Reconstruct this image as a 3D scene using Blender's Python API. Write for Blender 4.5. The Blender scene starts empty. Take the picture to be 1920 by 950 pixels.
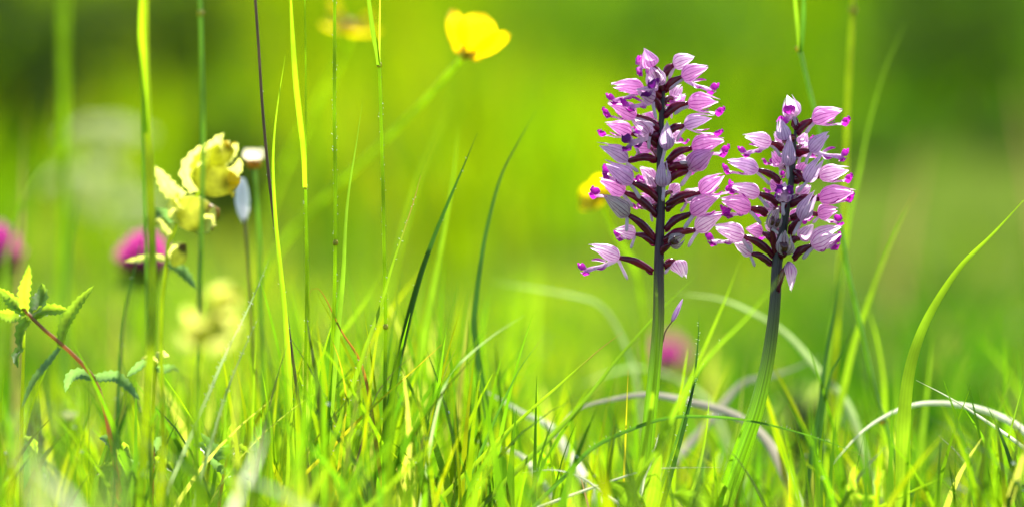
import bpy, math, random
import numpy as np
from mathutils import Vector, Matrix, noise
rnd = random.Random(7)
rng = np.random.default_rng(11)
sc = bpy.context.scene
col = sc.collection

# ------------------------------------------------------------------ camera
CH, PITCH, FD, FW = 0.18, math.radians(3.0), 1.40, 0.356      # height, pitch, focus distance, frame width at focus
cam_d = bpy.data.cameras.new('camera'); cam = bpy.data.objects.new('camera', cam_d); col.objects.link(cam)
cam.location = (0, 0, CH); cam.rotation_euler = (math.pi/2 - PITCH, 0, 0)
cam_d.sensor_fit = 'HORIZONTAL'; cam_d.sensor_width = 36; cam_d.lens = 36*FD/FW
cam_d.clip_start = 0.02; cam_d.clip_end = 600
cam_d.dof.use_dof = True; cam_d.dof.focus_distance = FD; cam_d.dof.aperture_fstop = 4.0
sc.camera = cam
# ------------------------------------------------------------------ sky + sun (back light from high behind the orchids)
SUN_EL, SUN_AZ = math.radians(52), math.radians(16)
w = bpy.data.worlds.new('World'); sc.world = w; w.use_nodes = True
nt = w.node_tree; bg = nt.nodes['Background']
sky = nt.nodes.new('ShaderNodeTexSky'); sky.sky_type = 'NISHITA'; sky.sun_disc = False
sky.sun_elevation = SUN_EL; sky.sun_rotation = SUN_AZ
nt.links.new(sky.outputs[0], bg.inputs[0]); bg.inputs[1].default_value = 0.10
sd = bpy.data.lights.new('sun', 'SUN'); sd.energy = 5.0; sd.angle = math.radians(0.5); sd.color = (1, .95, .86)
so = bpy.data.objects.new('sun', sd); col.objects.link(so)
S = Vector((math.sin(SUN_AZ)*math.cos(SUN_EL), math.cos(SUN_AZ)*math.cos(SUN_EL), math.sin(SUN_EL)))
so.rotation_euler = S.to_track_quat('Z', 'Y').to_euler(); so.location = S*5
vs = sc.view_settings; vs.view_transform = 'Standard'; vs.look = 'None'; vs.gamma = 1; vs.use_curve_mapping = False
vs.exposure = 1.5
cy = sc.cycles
cy.max_bounces = 10; cy.diffuse_bounces = 4; cy.transmission_bounces = 8; cy.glossy_bounces = 2; cy.transparent_max_bounces = 8
cy.sample_clamp_indirect = 6.0; cy.use_denoising = True; cy.caustics_reflective = False; cy.caustics_refractive = False

FWD = Vector((0, math.cos(PITCH), -math.sin(PITCH))); UPV = Vector((0, math.sin(PITCH), math.cos(PITCH))); RT = Vector((1, 0, 0))
CAM = Vector((0, 0, CH))
def P(px, py, d=FD):
    """photo pixel -> point at depth d along the lens axis"""
    k = FW/FD*d/1920
    return CAM + FWD*d + RT*((px-960)*k) + UPV*((475-py)*k)
def PX(d=FD): return FW/FD*d/1920          # metres per photo pixel at depth d
def smooth(a, b, x):
    t = np.clip((x-a)/(b-a), 0, 1); return t*t*(3-2*t)
def gz(x, y):
    x = np.asarray(x, float); y = np.asarray(y, float)
    near = .004*np.sin(x*9+1.3)*np.sin(y*7)
    rise = np.where(y > 3., np.minimum((y-3.)**2*.012, .07*(y-3.)), 0)
    rise = np.where(y > 70, .07*67., rise)
    return near + rise + .12*np.sin(x*.45+.6)*np.sin(y*.38)*smooth(3, 9, y)
def gz1(x, y): return float(gz(x, y))

# ------------------------------------------------------------------ materials
def new_mat(name):
    m = bpy.data.materials.new(name); m.use_nodes = True
    n = m.node_tree.nodes; l = m.node_tree.links
    for x in list(n): n.remove(x)
    out = n.new('ShaderNodeOutputMaterial')
    return m, n, l, out
def leafy(name, refl=(.06, .12, .01), trans=(.35, .6, .01), mix=.55, rough=.45, spec=.35, attr=False, veins=0., vein_n=9., tip=None, noise_amt=.35, nscale=60., bump=0., sheen_white=0.):
    """thin leaf: gloss + diffuse on one side, light shining through from the other. tip=(colour, start) real colour change along the blade"""
    m, n, l, out = new_mat(name)
    uv = n.new('ShaderNodeUVMap'); sep = n.new('ShaderNodeSeparateXYZ'); l.new(uv.outputs[0], sep.inputs[0])
    geo = n.new('ShaderNodeNewGeometry'); nz = n.new('ShaderNodeTexNoise'); nz.inputs['Scale'].default_value = nscale; nz.inputs['Detail'].default_value = 3
    l.new(geo.outputs['Position'], nz.inputs['Vector'])
    def colour(c):
        if attr:
            a = n.new('ShaderNodeVertexColor'); a.layer_name = 'col'
            mx = n.new('ShaderNodeMix'); mx.data_type = 'RGBA'; mx.blend_type = 'MULTIPLY'; mx.inputs[0].default_value = 1
            mx.inputs[6].default_value = (*c, 1); l.new(a.outputs[0], mx.inputs[7]); o = mx.outputs[2]
        else:
            r = n.new('ShaderNodeRGB'); r.outputs[0].default_value = (*c, 1); o = r.outputs[0]
        # mottling
        mr = n.new('ShaderNodeMapRange'); mr.inputs['From Min'].default_value = .3; mr.inputs['From Max'].default_value = .7
        mr.inputs['To Min'].default_value = 1-noise_amt; mr.inputs['To Max'].default_value = 1+noise_amt*.4; l.new(nz.outputs[0], mr.inputs[0])
        f = mr.outputs[0]
        if veins:
            mu = n.new('ShaderNodeMath'); mu.operation = 'MULTIPLY'; mu.inputs[1].default_value = vein_n*2*math.pi; l.new(sep.outputs[0], mu.inputs[0])
            si = n.new('ShaderNodeMath'); si.operation = 'SINE'; l.new(mu.outputs[0], si.inputs[0])
            r2 = n.new('ShaderNodeMapRange'); r2.inputs['From Min'].default_value = -1; r2.inputs['To Min'].default_value = 1-veins; l.new(si.outputs[0], r2.inputs[0])
            m2 = n.new('ShaderNodeMath'); m2.operation = 'MULTIPLY'; l.new(f, m2.inputs[0]); l.new(r2.outputs[0], m2.inputs[1]); f = m2.outputs[0]
        v = n.new('ShaderNodeVectorMath'); v.operation = 'SCALE'; l.new(o, v.inputs[0]); l.new(f, v.inputs['Scale']); o = v.outputs[0]
        if tip:
            r3 = n.new('ShaderNodeMapRange'); r3.interpolation_type = 'SMOOTHSTEP'; r3.inputs['From Min'].default_value = tip[1]; r3.inputs['From Max'].default_value = tip[2]; l.new(sep.outputs[1], r3.inputs[0])
            mx = n.new('ShaderNodeMix'); mx.data_type = 'RGBA'; mx.inputs[7].default_value = (*[q*(1 if c is trans else .45) for q in tip[0]], 1)
            l.new(r3.outputs[0], mx.inputs[0]); l.new(o, mx.inputs[6]); o = mx.outputs[2]
        return o
    pb = n.new('ShaderNodeBsdfPrincipled'); pb.inputs['Roughness'].default_value = rough; pb.inputs['Specular IOR Level'].default_value = spec
    l.new(colour(refl), pb.inputs['Base Color'])
    tr = n.new('ShaderNodeBsdfTranslucent'); l.new(colour(trans), tr.inputs[0])
    if bump:
        b = n.new('ShaderNodeBump'); b.inputs['Strength'].default_value = bump; b.inputs['Distance'].default_value = .0003
        mu = n.new('ShaderNodeMath'); mu.operation = 'MULTIPLY'; mu.inputs[1].default_value = vein_n*2*math.pi; l.new(sep.outputs[0], mu.inputs[0])
        si = n.new('ShaderNodeMath'); si.operation = 'SINE'; l.new(mu.outputs[0], si.inputs[0]); l.new(si.outputs[0], b.inputs['Height'])
        l.new(b.outputs[0], pb.inputs['Normal'])
    ms = n.new('ShaderNodeMixShader'); ms.inputs[0].default_value = mix
    l.new(pb.outputs[0], ms.inputs[1]); l.new(tr.outputs[0], ms.inputs[2]); l.new(ms.outputs[0], out.inputs[0])
    return m
YG = dict(refl=(.07, .12, .012), trans=(.44, .74, .012))
M = {}
M['grass'] = leafy('grass_blades', (.055, .095, .006), (.43, .60, .005), .6, .45, .18, attr=True)
M['meadow'] = leafy('meadow_grass', (.048, .078, .004), (.42, .53, .002), .62, .8, .02, attr=True, noise_amt=.5, nscale=1.3)
M['bright'] = leafy('bright_green_blade', mix=.64, veins=.1, vein_n=4, **YG)
M['tipped'] = leafy('blade_with_brown_tip', mix=.6, veins=.2, vein_n=4, tip=((.42, .2, .06), .80, .97), **YG)
M['redtip'] = leafy('blade_with_reddish_tip', mix=.6, veins=.2, vein_n=4, tip=((.45, .13, .08), .9, 1.), **YG)
M['deep'] = leafy('darkest_green_blade', (.022, .055, .012), (.06, .19, .012), .4, .35, .4, veins=.2, vein_n=3)  # darkest of the blade greens, the blades' own colour
M['mid'] = leafy('mid_green_blade', (.05, .10, .015), (.32, .60, .015), .55, .38, .4, veins=.25, vein_n=4)
M['dark'] = leafy('deep_green_blade', (.035, .085, .02), (.15, .40, .02), .48, .33, .5, veins=.2, vein_n=3, tip=((.4, .2, .06), .93, 1.))
M['glaucous'] = leafy('grey_green_blade', (.16, .23, .11), (.6, .80, .28), .55, .4, .5, veins=.2, vein_n=4)
M['pale'] = leafy('pale_bleached_blade', (.6, .6, .46), (1., 1., .72), .7, .3, .6, veins=.15, vein_n=5)
M['dry'] = leafy('dry_grey_leaf', (.48, .43, .38), (.75, .66, .52), .5, .5, .5, veins=.35, vein_n=6)
M['straw'] = leafy('straw_blade', (.32, .22, .1), (.5, .33, .12), .45, .5, .3, veins=.2)
M['orange'] = leafy('withered_orange_blade', (.25, .11, .02), (.6, .27, .02), .5, .35, .5, veins=.25, vein_n=3)
M['yellow_blade'] = leafy('yellowing_blade', (.16, .17, .015), (.75, .7, .015), .6, .4, .35, veins=.2, tip=((.6, .25, .03), .85, 1.))
M['culm'] = leafy('green_culm', (.12, .22, .015), (.72, .98, .04), .66, .45, .25, veins=.2, vein_n=4)
M['culm_pale'] = leafy('pale_sheath', (.16, .24, .03), (.85, 1., .05), .66, .4, .4, veins=.2, vein_n=4)
M['culm_grey'] = leafy('grey_green_culm', (.11, .19, .05), (.5, .78, .12), .58, .35, .5)
M['culm_brown'] = leafy('purple_brown_culm', (.17, .11, .08), (.4, .26, .14), .4, .4, .5)
M['node'] = leafy('culm_node', (.5, .42, .06), (1., .85, .1), .5, .4, .4)
M['herb'] = leafy('herb_leaf', (.075, .14, .02), (.55, .85, .03), .58, .42, .5, veins=.3, vein_n=1.5, nscale=200)
M['herb_dark'] = leafy('bluish_herb_leaf', (.08, .15, .075), (.28, .52, .10), .5, .34, .7, nscale=200)
M['herb_stem'] = leafy('red_brown_stem', (.4, .2, .09), (.9, .5, .2), .5, .4, .4)
M['calyx'] = leafy('inflated_calyx', (.55, .6, .10), (1., 1., .28), .8, .5, .3, veins=.15, vein_n=5, nscale=300)
M['bract'] = leafy('yellow_green_bract', (.4, .46, .12), (.98, 1., .2), .66, .45, .4, veins=.25, vein_n=3, nscale=300)
M['corolla'] = leafy('yellow_corolla', (.75, .6, .02), (1., .8, .01), .55, .45, .3)
M['corolla_dead'] = leafy('withered_corolla', (.3, .17, .02), (.45, .24, .02), .4, .5, .3)
M['butter'] = leafy('buttercup_petal', (.8, .6, .01), (1., .78, .002), .66, .3, .4, noise_amt=.12)
M['butter_centre'] = leafy('buttercup_stamens', (.6, .35, .01), (.7, .4, .01), .3)
M['white_petal'] = leafy('white_petal', (.75, .72, .68), (.7, .66, .58), .4, .5, .3, noise_amt=.1)
M['pale_floret'] = leafy('pale_green_floret', (.6, .62, .42), (.95, 1., .6), .6, .6, .1, noise_amt=.1)
M['white_bud'] = leafy('white_bud', (.7, .68, .7), (1., .97, 1.), .75, .4, .4, noise_amt=.05)
M['cream'] = leafy('cream_petal', (.8, .7, .5), (1., .92, .65), .65, .5, .3, noise_amt=.1)
M['tan'] = leafy('tan_head', (.45, .27, .06), (.9, .55, .1), .6)
M['clover'] = leafy('clover_floret', (.7, .16, .5), (1., .26, .72), .6, .5, .2, noise_amt=.3, nscale=300)
M['clover_dark'] = leafy('clover_withered_floret', (.12, .03, .05), (.2, .05, .06), .3)
M['clover_leaf'] = leafy('clover_leaf', (.06, .12, .02), (.3, .5, .02), .5)
M['spike_ovary'] = leafy('purple_ovary', (.16, .010, .055), (.46, .02, .11), .42, .22, .65, veins=.3, vein_n=3, nscale=500)
M['spur'] = leafy('white_pink_spur', (.72, .62, .72), (.8, .62, .76), .5, .5, .3, noise_amt=.12, nscale=500)
M['lip'] = leafy('orchid_lip', (1, 1, 1), (1, 1, 1), .5, .4, .35, attr=True, noise_amt=.25, nscale=900)
M['withered'] = leafy('withered_opening', (.10, .02, .02), (.2, .03, .02), .25, .25, .7, nscale=700)
M['shrub'] = leafy('shrub_leaf', (.035, .07, .008), (.16, .29, .006), .5, .6, .08, attr=True, nscale=3)
M['bark'] = leafy('shrub_bark', (.08, .06, .04), (.02, .02, .01), .05, .8, .1)
M['dark_bead'] = leafy('dark_bead', (.06, .004, .01), (.1, .01, .02), .1, .1, .8)

def hood_mat(name, base_r, base_t, vein, amount):
    """orchid hood: pale lilac with darker veins that run the length of each sepal and a flush near the foot"""
    m, n, l, out = new_mat(name)
    uv = n.new('ShaderNodeUVMap'); sep = n.new('ShaderNodeSeparateXYZ'); l.new(uv.outputs[0], sep.inputs[0])
    geo = n.new('ShaderNodeNewGeometry'); nz = n.new('ShaderNodeTexNoise'); nz.inputs['Scale'].default_value = 420; l.new(geo.outputs['Position'], nz.inputs['Vector'])
    def math2(op, a, b=None, c=None):
        q = n.new('ShaderNodeMath'); q.operation = op
        for i, v in enumerate((a, b, c)):
            if v is None: continue
            if isinstance(v, (int, float)): q.inputs[i].default_value = v
            else: l.new(v, q.inputs[i])
        return q.outputs[0]
    wob = math2('MULTIPLY_ADD', nz.outputs[0], .10, sep.outputs[0])
    fr = math2('FRACT', math2('MULTIPLY', wob, 4.0))
    d = math2('ABSOLUTE', math2('SUBTRACT', fr, .5))          # 0 on the vein
    line = n.new('ShaderNodeMapRange'); line.inputs['From Min'].default_value = .16; line.inputs['From Max'].default_value = .03; l.new(d, line.inputs[0])
    line.inputs['To Min'].default_value = 0; line.inputs['To Max'].default_value = amount
    fl = n.new('ShaderNodeMapRange'); fl.inputs['From Min'].default_value = .45; fl.inputs['From Max'].default_value = .02; l.new(sep.outputs[1], fl.inputs[0]); fl.inputs['To Max'].default_value = .30
    nn = n.new('ShaderNodeMapRange'); nn.inputs['From Min'].default_value = .35; nn.inputs['From Max'].default_value = .75; l.new(nz.outputs[0], nn.inputs[0]); nn.inputs['To Max'].default_value = .32
    tot = math2('MINIMUM', math2('ADD', math2('ADD', line.outputs[0], fl.outputs[0]), nn.outputs[0]), .9)
    eg = n.new('ShaderNodeMapRange'); eg.interpolation_type = 'SMOOTHSTEP'; eg.inputs['From Min'].default_value = .34; eg.inputs['From Max'].default_value = .5; eg.inputs['To Min'].default_value = 1; eg.inputs['To Max'].default_value = .1
    l.new(math2('ABSOLUTE', math2('SUBTRACT', sep.outputs[0], .5)), eg.inputs[0]); tot = math2('MULTIPLY', tot, eg.outputs[0])
    def mixc(c):
        mx = n.new('ShaderNodeMix'); mx.data_type = 'RGBA'; mx.inputs[6].default_value = (*c, 1); mx.inputs[7].default_value = (*vein, 1); l.new(tot, mx.inputs[0]); return mx.outputs[2]
    pb = n.new('ShaderNodeBsdfPrincipled'); pb.inputs['Roughness'].default_value = .42; pb.inputs['Specular IOR Level'].default_value = .4
    l.new(mixc(base_r), pb.inputs['Base Color'])
    b = n.new('ShaderNodeBump'); b.inputs['Strength'].default_value = .5; b.inputs['Distance'].default_value = .0002; l.new(d, b.inputs['Height']); l.new(b.outputs[0], pb.inputs['Normal'])
    tr = n.new('ShaderNodeBsdfTranslucent'); l.new(mixc(base_t), tr.inputs[0])
    ms = n.new('ShaderNodeMixShader'); ms.inputs[0].default_value = .65
    l.new(pb.outputs[0], ms.inputs[1]); l.new(tr.outputs[0], ms.inputs[2]); l.new(ms.outputs[0], out.inputs[0])
    return m
VEIN = (.40, .02, .36)
M['hood'] = hood_mat('orchid_hood_pink', (.84, .54, .78), (1., .62, .92), VEIN, .75)
M['hood_pale'] = hood_mat('orchid_hood_pale', (.90, .74, .85), (1., .84, .97), VEIN, .8)
M['hood_lav'] = hood_mat('orchid_hood_lavender', (.70, .58, .73), (.86, .66, .88), (.26, .06, .3), .65)
M['hood_dry'] = hood_mat('orchid_hood_faded', (.72, .66, .68), (.7, .6, .64), (.14, .02, .12), .95)

def stem_mat(name, lo, hi, z0, z1):
    m, n, l, out = new_mat(name)
    geo = n.new('ShaderNodeNewGeometry'); sep = n.new('ShaderNodeSeparateXYZ'); l.new(geo.outputs['Position'], sep.inputs[0])
    mr = n.new('ShaderNodeMapRange'); mr.interpolation_type = 'SMOOTHSTEP'; mr.inputs['From Min'].default_value = z0; mr.inputs['From Max'].default_value = z1; l.new(sep.outputs[2], mr.inputs[0])
    mx = n.new('ShaderNodeMix'); mx.data_type = 'RGBA'; mx.inputs[6].default_value = (*lo, 1); mx.inputs[7].default_value = (*hi, 1); l.new(mr.outputs[0], mx.inputs[0])
    uv = n.new('ShaderNodeUVMap'); wv = n.new('ShaderNodeTexNoise'); mp = n.new('ShaderNodeMapping'); mp.inputs['Scale'].default_value = (26, 1.5, 1); l.new(uv.outputs[0], mp.inputs[0]); l.new(mp.outputs[0], wv.inputs['Vector']); wv.inputs['Scale'].default_value = 1.
    r = n.new('ShaderNodeMapRange'); r.inputs['From Min'].default_value = .3; r.inputs['From Max'].default_value = .7; r.inputs['To Min'].default_value = .55; r.inputs['To Max'].default_value = 1.3; l.new(wv.outputs[0], r.inputs[0])
    v = n.new('ShaderNodeVectorMath'); v.operation = 'SCALE'; l.new(mx.outputs[2], v.inputs[0]); l.new(r.outputs[0], v.inputs['Scale'])
    pb = n.new('ShaderNodeBsdfPrincipled'); pb.inputs['Roughness'].default_value = .35; l.new(v.outputs[0], pb.inputs['Base Color'])
    b = n.new('ShaderNodeBump'); b.inputs['Strength'].default_value = .6; b.inputs['Distance'].default_value = .0003; l.new(wv.outputs[0], b.inputs['Height']); l.new(b.outputs[0], pb.inputs['Normal'])
    v2 = n.new('ShaderNodeVectorMath'); v2.operation = 'SCALE'; l.new(v.outputs[0], v2.inputs[0]); v2.inputs['Scale'].default_value = 3.0
    tr = n.new('ShaderNodeBsdfTranslucent'); l.new(v2.outputs[0], tr.inputs[0])
    ms = n.new('ShaderNodeMixShader'); ms.inputs[0].default_value = .5
    l.new(pb.outputs[0], ms.inputs[1]); l.new(tr.outputs[0], ms.inputs[2]); l.new(ms.outputs[0], out.inputs[0])
    return m
def ground_mat():
    m, n, l, out = new_mat('mossy_soil')
    geo = n.new('ShaderNodeNewGeometry')
    a = n.new('ShaderNodeTexNoise'); a.inputs['Scale'].default_value = 45; a.inputs['Detail'].default_value = 6; l.new(geo.outputs['Position'], a.inputs['Vector'])
    cr = n.new('ShaderNodeValToRGB'); e = cr.color_ramp.elements
    e[0].position = .32; e[0].color = (.03, .045, .004, 1); e[1].position = .7; e[1].color = (.09, .15, .006, 1)
    x = cr.color_ramp.elements.new(.5); x.color = (.06, .1, .004, 1)
    l.new(a.outputs[0], cr.inputs[0])
    pb = n.new('ShaderNodeBsdfPrincipled'); pb.inputs['Roughness'].default_value = 1; pb.inputs['Specular IOR Level'].default_value = .02; l.new(cr.outputs[0], pb.inputs['Base Color'])
    b = n.new('ShaderNodeBump'); b.inputs['Distance'].default_value = .004; l.new(a.outputs[0], b.inputs['Height']); l.new(b.outputs[0], pb.inputs['Normal'])
    l.new(pb.outputs[0], out.inputs[0]); return m
M['ground'] = ground_mat()
def dew_mat():
    m, n, l, out = new_mat('dew_and_hairs')
    g = n.new('ShaderNodeBsdfPrincipled'); g.inputs['Base Color'].default_value = (.85, .88, .85, 1); g.inputs['Roughness'].default_value = .12; g.inputs['Specular IOR Level'].default_value = .8
    t = n.new('ShaderNodeBsdfTranslucent'); t.inputs[0].default_value = (.9, .95, .85, 1)
    ms = n.new('ShaderNodeMixShader'); ms.inputs[0].default_value = .5; l.new(g.outputs[0], ms.inputs[1]); l.new(t.outputs[0], ms.inputs[2]); l.new(ms.outputs[0], out.inputs[0]); return m
M['dew'] = dew_mat()

# ------------------------------------------------------------------ mesh helpers
def mk(name, V, F, mat, parent=None, uv=None, vc=None, off=None, smooth_=True):
    me = bpy.data.meshes.new(name)
    if off is not None: V = [(v[0]-off[0], v[1]-off[1], v[2]-off[2]) for v in V]
    me.from_pydata([tuple(v) for v in V], [], F)
    if uv is not None:
        L = me.uv_layers.new(name='UVMap'); li = np.empty(len(me.loops), np.int32); me.loops.foreach_get('vertex_index', li)
        L.data.foreach_set('uv', np.asarray(uv, np.float32)[li].ravel())
    if vc is not None:
        A = me.color_attributes.new('col', 'FLOAT_COLOR', 'POINT'); c = np.ones((len(V), 4), np.float32); c[:, :3] = np.asarray(vc); A.data.foreach_set('color', c.ravel())
    if smooth_: me.polygons.foreach_set('use_smooth', np.ones(len(me.polygons), bool))
    me.materials.append(mat)
    o = bpy.data.objects.new(name, me); col.objects.link(o)
    if parent is not None: o.parent = parent
    return o
def tag(o, label, cat, group=None, kind=None):
    if label: o['label'] = label
    if cat: o['category'] = cat
    if group: o['group'] = group
    if kind: o['kind'] = kind
    return o
def thing(name, label, cat, loc, group=None):
    o = bpy.data.objects.new(name, None); col.objects.link(o); o.location = loc; o.empty_display_size = .01
    return tag(o, label, cat, group)
def catmull(pts, n):
    pts = [Vector(p) for p in pts]
    if len(pts) == 2: return [pts[0].lerp(pts[1], i/(n-1)) for i in range(n)]
    ext = [pts[0]*2-pts[1]] + pts + [pts[-1]*2-pts[-2]]
    # arc length parameter
    acc = [0]
    for a, b in zip(pts, pts[1:]): acc.append(acc[-1] + (b-a).length)
    out = []
    for i in range(n):
        s = acc[-1]*i/(n-1); k = 0
        while k < len(pts)-2 and s > acc[k+1]: k += 1
        t = (s-acc[k])/max(1e-9, acc[k+1]-acc[k])
        p0, p1, p2, p3 = ext[k:k+4]
        out.append(.5*((2*p1) + (p2-p0)*t + (2*p0-5*p1+4*p2-p3)*t*t + (3*p1-p0-3*p2+p3)*t*t*t))
    return out
def tangents(C):
    n = len(C); T = []
    for i in range(n):
        t = C[min(i+1, n-1)] - C[max(i-1, 0)]
        T.append(t.normalized() if t.length > 1e-9 else Vector((0, 0, 1)))
    return T
class MB:
    def __init__(s): s.V = []; s.F = []; s.U = []; s.C = []
    def ribbon(s, C, W, face=None, fold=.25, twist=(0, 0), cols=None, across=(-1, 0, 1)):
        """strip along the centre line C with half-folded section; face = direction the flat side looks to"""
        n = len(C); T = tangents(C); b = len(s.V); k = len(across)
        face = face or -FWD
        for i, (c, t) in enumerate(zip(C, T)):
            side = t.cross(face)
            if side.length < 1e-4: side = t.cross(Vector((.3, .2, 1)))
            side.normalize(); nor = side.cross(t).normalized()
            a = twist[0] + (twist[1]-twist[0])*i/(n-1)
            sd = side*math.cos(a) + nor*math.sin(a); nr = nor*math.cos(a) - side*math.sin(a)
            w = W[i]
            for u in across:
                p = c + sd*(u*w*.5) + nr*((abs(u)-.5)*w*fold)
                s.V.append(p); s.U.append((u*.5+.5, i/(n-1)))
                s.C.append(cols[i] if cols else (1, 1, 1))
        for i in range(n-1):
            for j in range(k-1):
                s.F.append((b+i*k+j, b+i*k+j+1, b+(i+1)*k+j+1, b+(i+1)*k+j))
    def tube(s, C, R, sides=8, ribs=0., twist=0., cols=None, cap=True, squash=None):
        n = len(C); T = tangents(C); b = len(s.V); x = RT.copy()
        for i, (c, t) in enumerate(zip(C, T)):
            q = x - t*x.dot(t)
            if q.length < 1e-2: q = t.orthogonal()
            x = q.normalized(); y = t.cross(x).normalized()
            for j in range(sides):
                a = 2*math.pi*j/sides + twist*i/(n-1)
                r = R[i]*(1+ribs*math.cos(3*(2*math.pi*j/sides)))
                s.V.append(c + (x*math.cos(a) + y*math.sin(a)*(squash or 1))*r); s.U.append((j/sides, i/(n-1))); s.C.append(cols[i] if cols else (1, 1, 1))
        for i in range(n-1):
            for j in range(sides):
                s.F.append((b+i*sides+j, b+i*sides+(j+1) % sides, b+(i+1)*sides+(j+1) % sides, b+(i+1)*sides+j))
        if cap:
            s.F.append(tuple(b+j for j in range(sides))[::-1]); s.F.append(tuple(b+(n-1)*sides+j for j in range(sides)))
    def ball(s, c, r, rings=5, sides=7, sx=1, sz=1, colr=(1, 1, 1)):
        b = len(s.V)
        for i in range(rings+1):
            a = math.pi*i/rings
            for j in range(sides):
                q = 2*math.pi*j/sides
                s.V.append(Vector(c) + Vector((math.sin(a)*math.cos(q)*r*sx, math.sin(a)*math.sin(q)*r*sx, -math.cos(a)*r*sz))); s.U.append((j/sides, i/rings)); s.C.append(colr)
        for i in range(rings):
            for j in range(sides):
                s.F.append((b+i*sides+j, b+i*sides+(j+1) % sides, b+(i+1)*sides+(j+1) % sides, b+(i+1)*sides+j))
    def build(s, name, mat, parent=None, off=None, vc=False):
        return mk(name, s.V, s.F, mat, parent, s.U, s.C if vc else None, off)

def blade_w(n, W, p=2.2, base=.75):
    out = []
    for i in range(n):
        t = i/(n-1); out.append(W*(base + (1-base)*min(1, t*3))*max(.04, (1-t**p)))
    return out
def to_ground(pts):
    """run the lower end of a traced line on down into the ground"""
    a, b = pts[0], pts[1]
    d = (a-b).normalized(); d.z = min(d.z, -.35); d.normalize()
    g = gz1(a.x, a.y)
    if a.z > g+.002:
        k = (a.z-g+.004)/(-d.z)
        if k > .02: return [a+d*k, a+d*(k*.5)] + pts
        return [a+d*k] + pts
    return pts

# ------------------------------------------------------------------ setting: ground, hillside
def build_ground():
    xs = np.unique(np.concatenate([np.linspace(-120, 120, 49), np.linspace(-6, 6, 61)])); ys = np.unique(np.concatenate([np.linspace(-30, 160, 58), np.linspace(-1, 14, 90)]))
    X, Y = np.meshgrid(xs, ys); Z = gz(X, Y)
    V = np.stack([X.ravel(), Y.ravel(), Z.ravel()], 1); nx = len(xs); F = []
    for j in range(len(ys)-1):
        for i in range(nx-1): F.append((j*nx+i, j*nx+i+1, (j+1)*nx+i+1, (j+1)*nx+i))
    o = mk('ground', V.tolist(), F, M['ground']); o['kind'] = 'structure'
build_ground()

# ------------------------------------------------------------------ grass that nobody could count
TIPS = {}
PAL = np.array([(1.05, 1.0, .8), (.85, 1.0, .9), (.42, .72, 1.1), (1.15, 1.0, .7), (.62, .88, .9), (.3, .58, 1.2), (.26, .48, 1.3), (.7, .95, .8), (.5, .8, .9)])
def grass_mesh(name, x, y, h, wd, lean, mat, label, seg=5, straw=.04, dim=1.0, cat='grass', shade_tint=False):
    N = len(x); z = gz(x, y)
    az = rng.uniform(0, 2*np.pi, N); ld = rng.uniform(0, 2*np.pi, N)
    sdx, sdy = np.cos(az), np.sin(az)
    s = np.linspace(0, 1, seg+1)
    V = np.empty((N, seg+1, 2, 3)); lx, ly = np.cos(ld)*lean*h, np.sin(ld)*lean*h
    curl = rng.uniform(.0, .35, N)*lean
    for i, t in enumerate(s):
        cx = x + lx*t**1.8; cyy = y + ly*t**1.8; cz = z - .004 + h*(t - curl*t**3)
        ww = wd*.5*(1-t**2.2)*min(1, .6+t*2)+.00005
        V[:, i, 0] = np.stack([cx-sdx*ww, cyy-sdy*ww, cz], 1); V[:, i, 1] = np.stack([cx+sdx*ww, cyy+sdy*ww, cz], 1)
    V = V.reshape(-1, 3); n = (seg+1)*2
    q = np.array([(2*i, 2*i+1, 2*i+3, 2*i+2) for i in range(seg)])
    F = (q[None] + (np.arange(N)*n)[:, None, None]).reshape(-1, 4)
    me = bpy.data.meshes.new(name)
    me.vertices.add(len(V)); me.vertices.foreach_set('co', V.ravel().astype(np.float32))
    me.loops.add(F.size); me.loops.foreach_set('vertex_index', F.ravel().astype(np.int32))
    me.polygons.add(len(F)); me.polygons.foreach_set('loop_start', (np.arange(len(F))*4).astype(np.int32)); me.polygons.foreach_set('loop_total', np.full(len(F), 4, np.int32))
    me.update(calc_edges=True)
    c = PAL[rng.integers(0, len(PAL), N)]*rng.uniform(.8, 1.15, (N, 1))*dim
    if shade_tint:      # shade on the slope painted as a deeper blade tint, in patches and both sides
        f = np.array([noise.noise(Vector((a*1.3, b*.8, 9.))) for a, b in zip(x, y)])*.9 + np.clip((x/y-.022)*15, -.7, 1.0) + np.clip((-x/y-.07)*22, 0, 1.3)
        f = np.clip(f+.1, 0, 1)[:, None]; c = c*(1-f) + c*np.array(shade_tint)*f
    k = rng.random(N) < (np.where(x/y < -.035, straw, straw*.15) if shade_tint else straw); c[k] = np.array((1.7, 1.3, 16.))*rng.uniform(.5, 1.2, (k.sum(), 1))
    C = np.ones((N, n, 4), np.float32); C[:, :, :3] = c[:, None, :]
    A = me.color_attributes.new('col', 'FLOAT_COLOR', 'POINT'); A.data.foreach_set('color', C.ravel())
    uvs = np.empty((N, seg+1, 2, 2), np.float32); uvs[..., 0] = (0, 1); uvs[..., 1] = s[None, :, None]
    L = me.uv_layers.new(name='UVMap'); L.data.foreach_set('uv', uvs.reshape(-1, 2)[F.ravel()].ravel())
    me.polygons.foreach_set('use_smooth', np.ones(len(F), bool)); me.materials.append(mat)
    o = bpy.data.objects.new(name, me); col.objects.link(o)
    TIPS[name] = V.reshape(N, seg+1, 2, 3)[:, max(1, seg-2)].mean(1)
    return tag(o, label, cat, kind='stuff')
def clustered(n_cl, per, x0, x1, y0, y1, spread):
    cx = rng.uniform(x0, x1, n_cl); cyy = rng.uniform(y0, y1, n_cl)
    x = np.repeat(cx, per) + rng.normal(0, spread, n_cl*per); y = np.repeat(cyy, per) + rng.normal(0, spread, n_cl*per)
    return x, y
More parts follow.
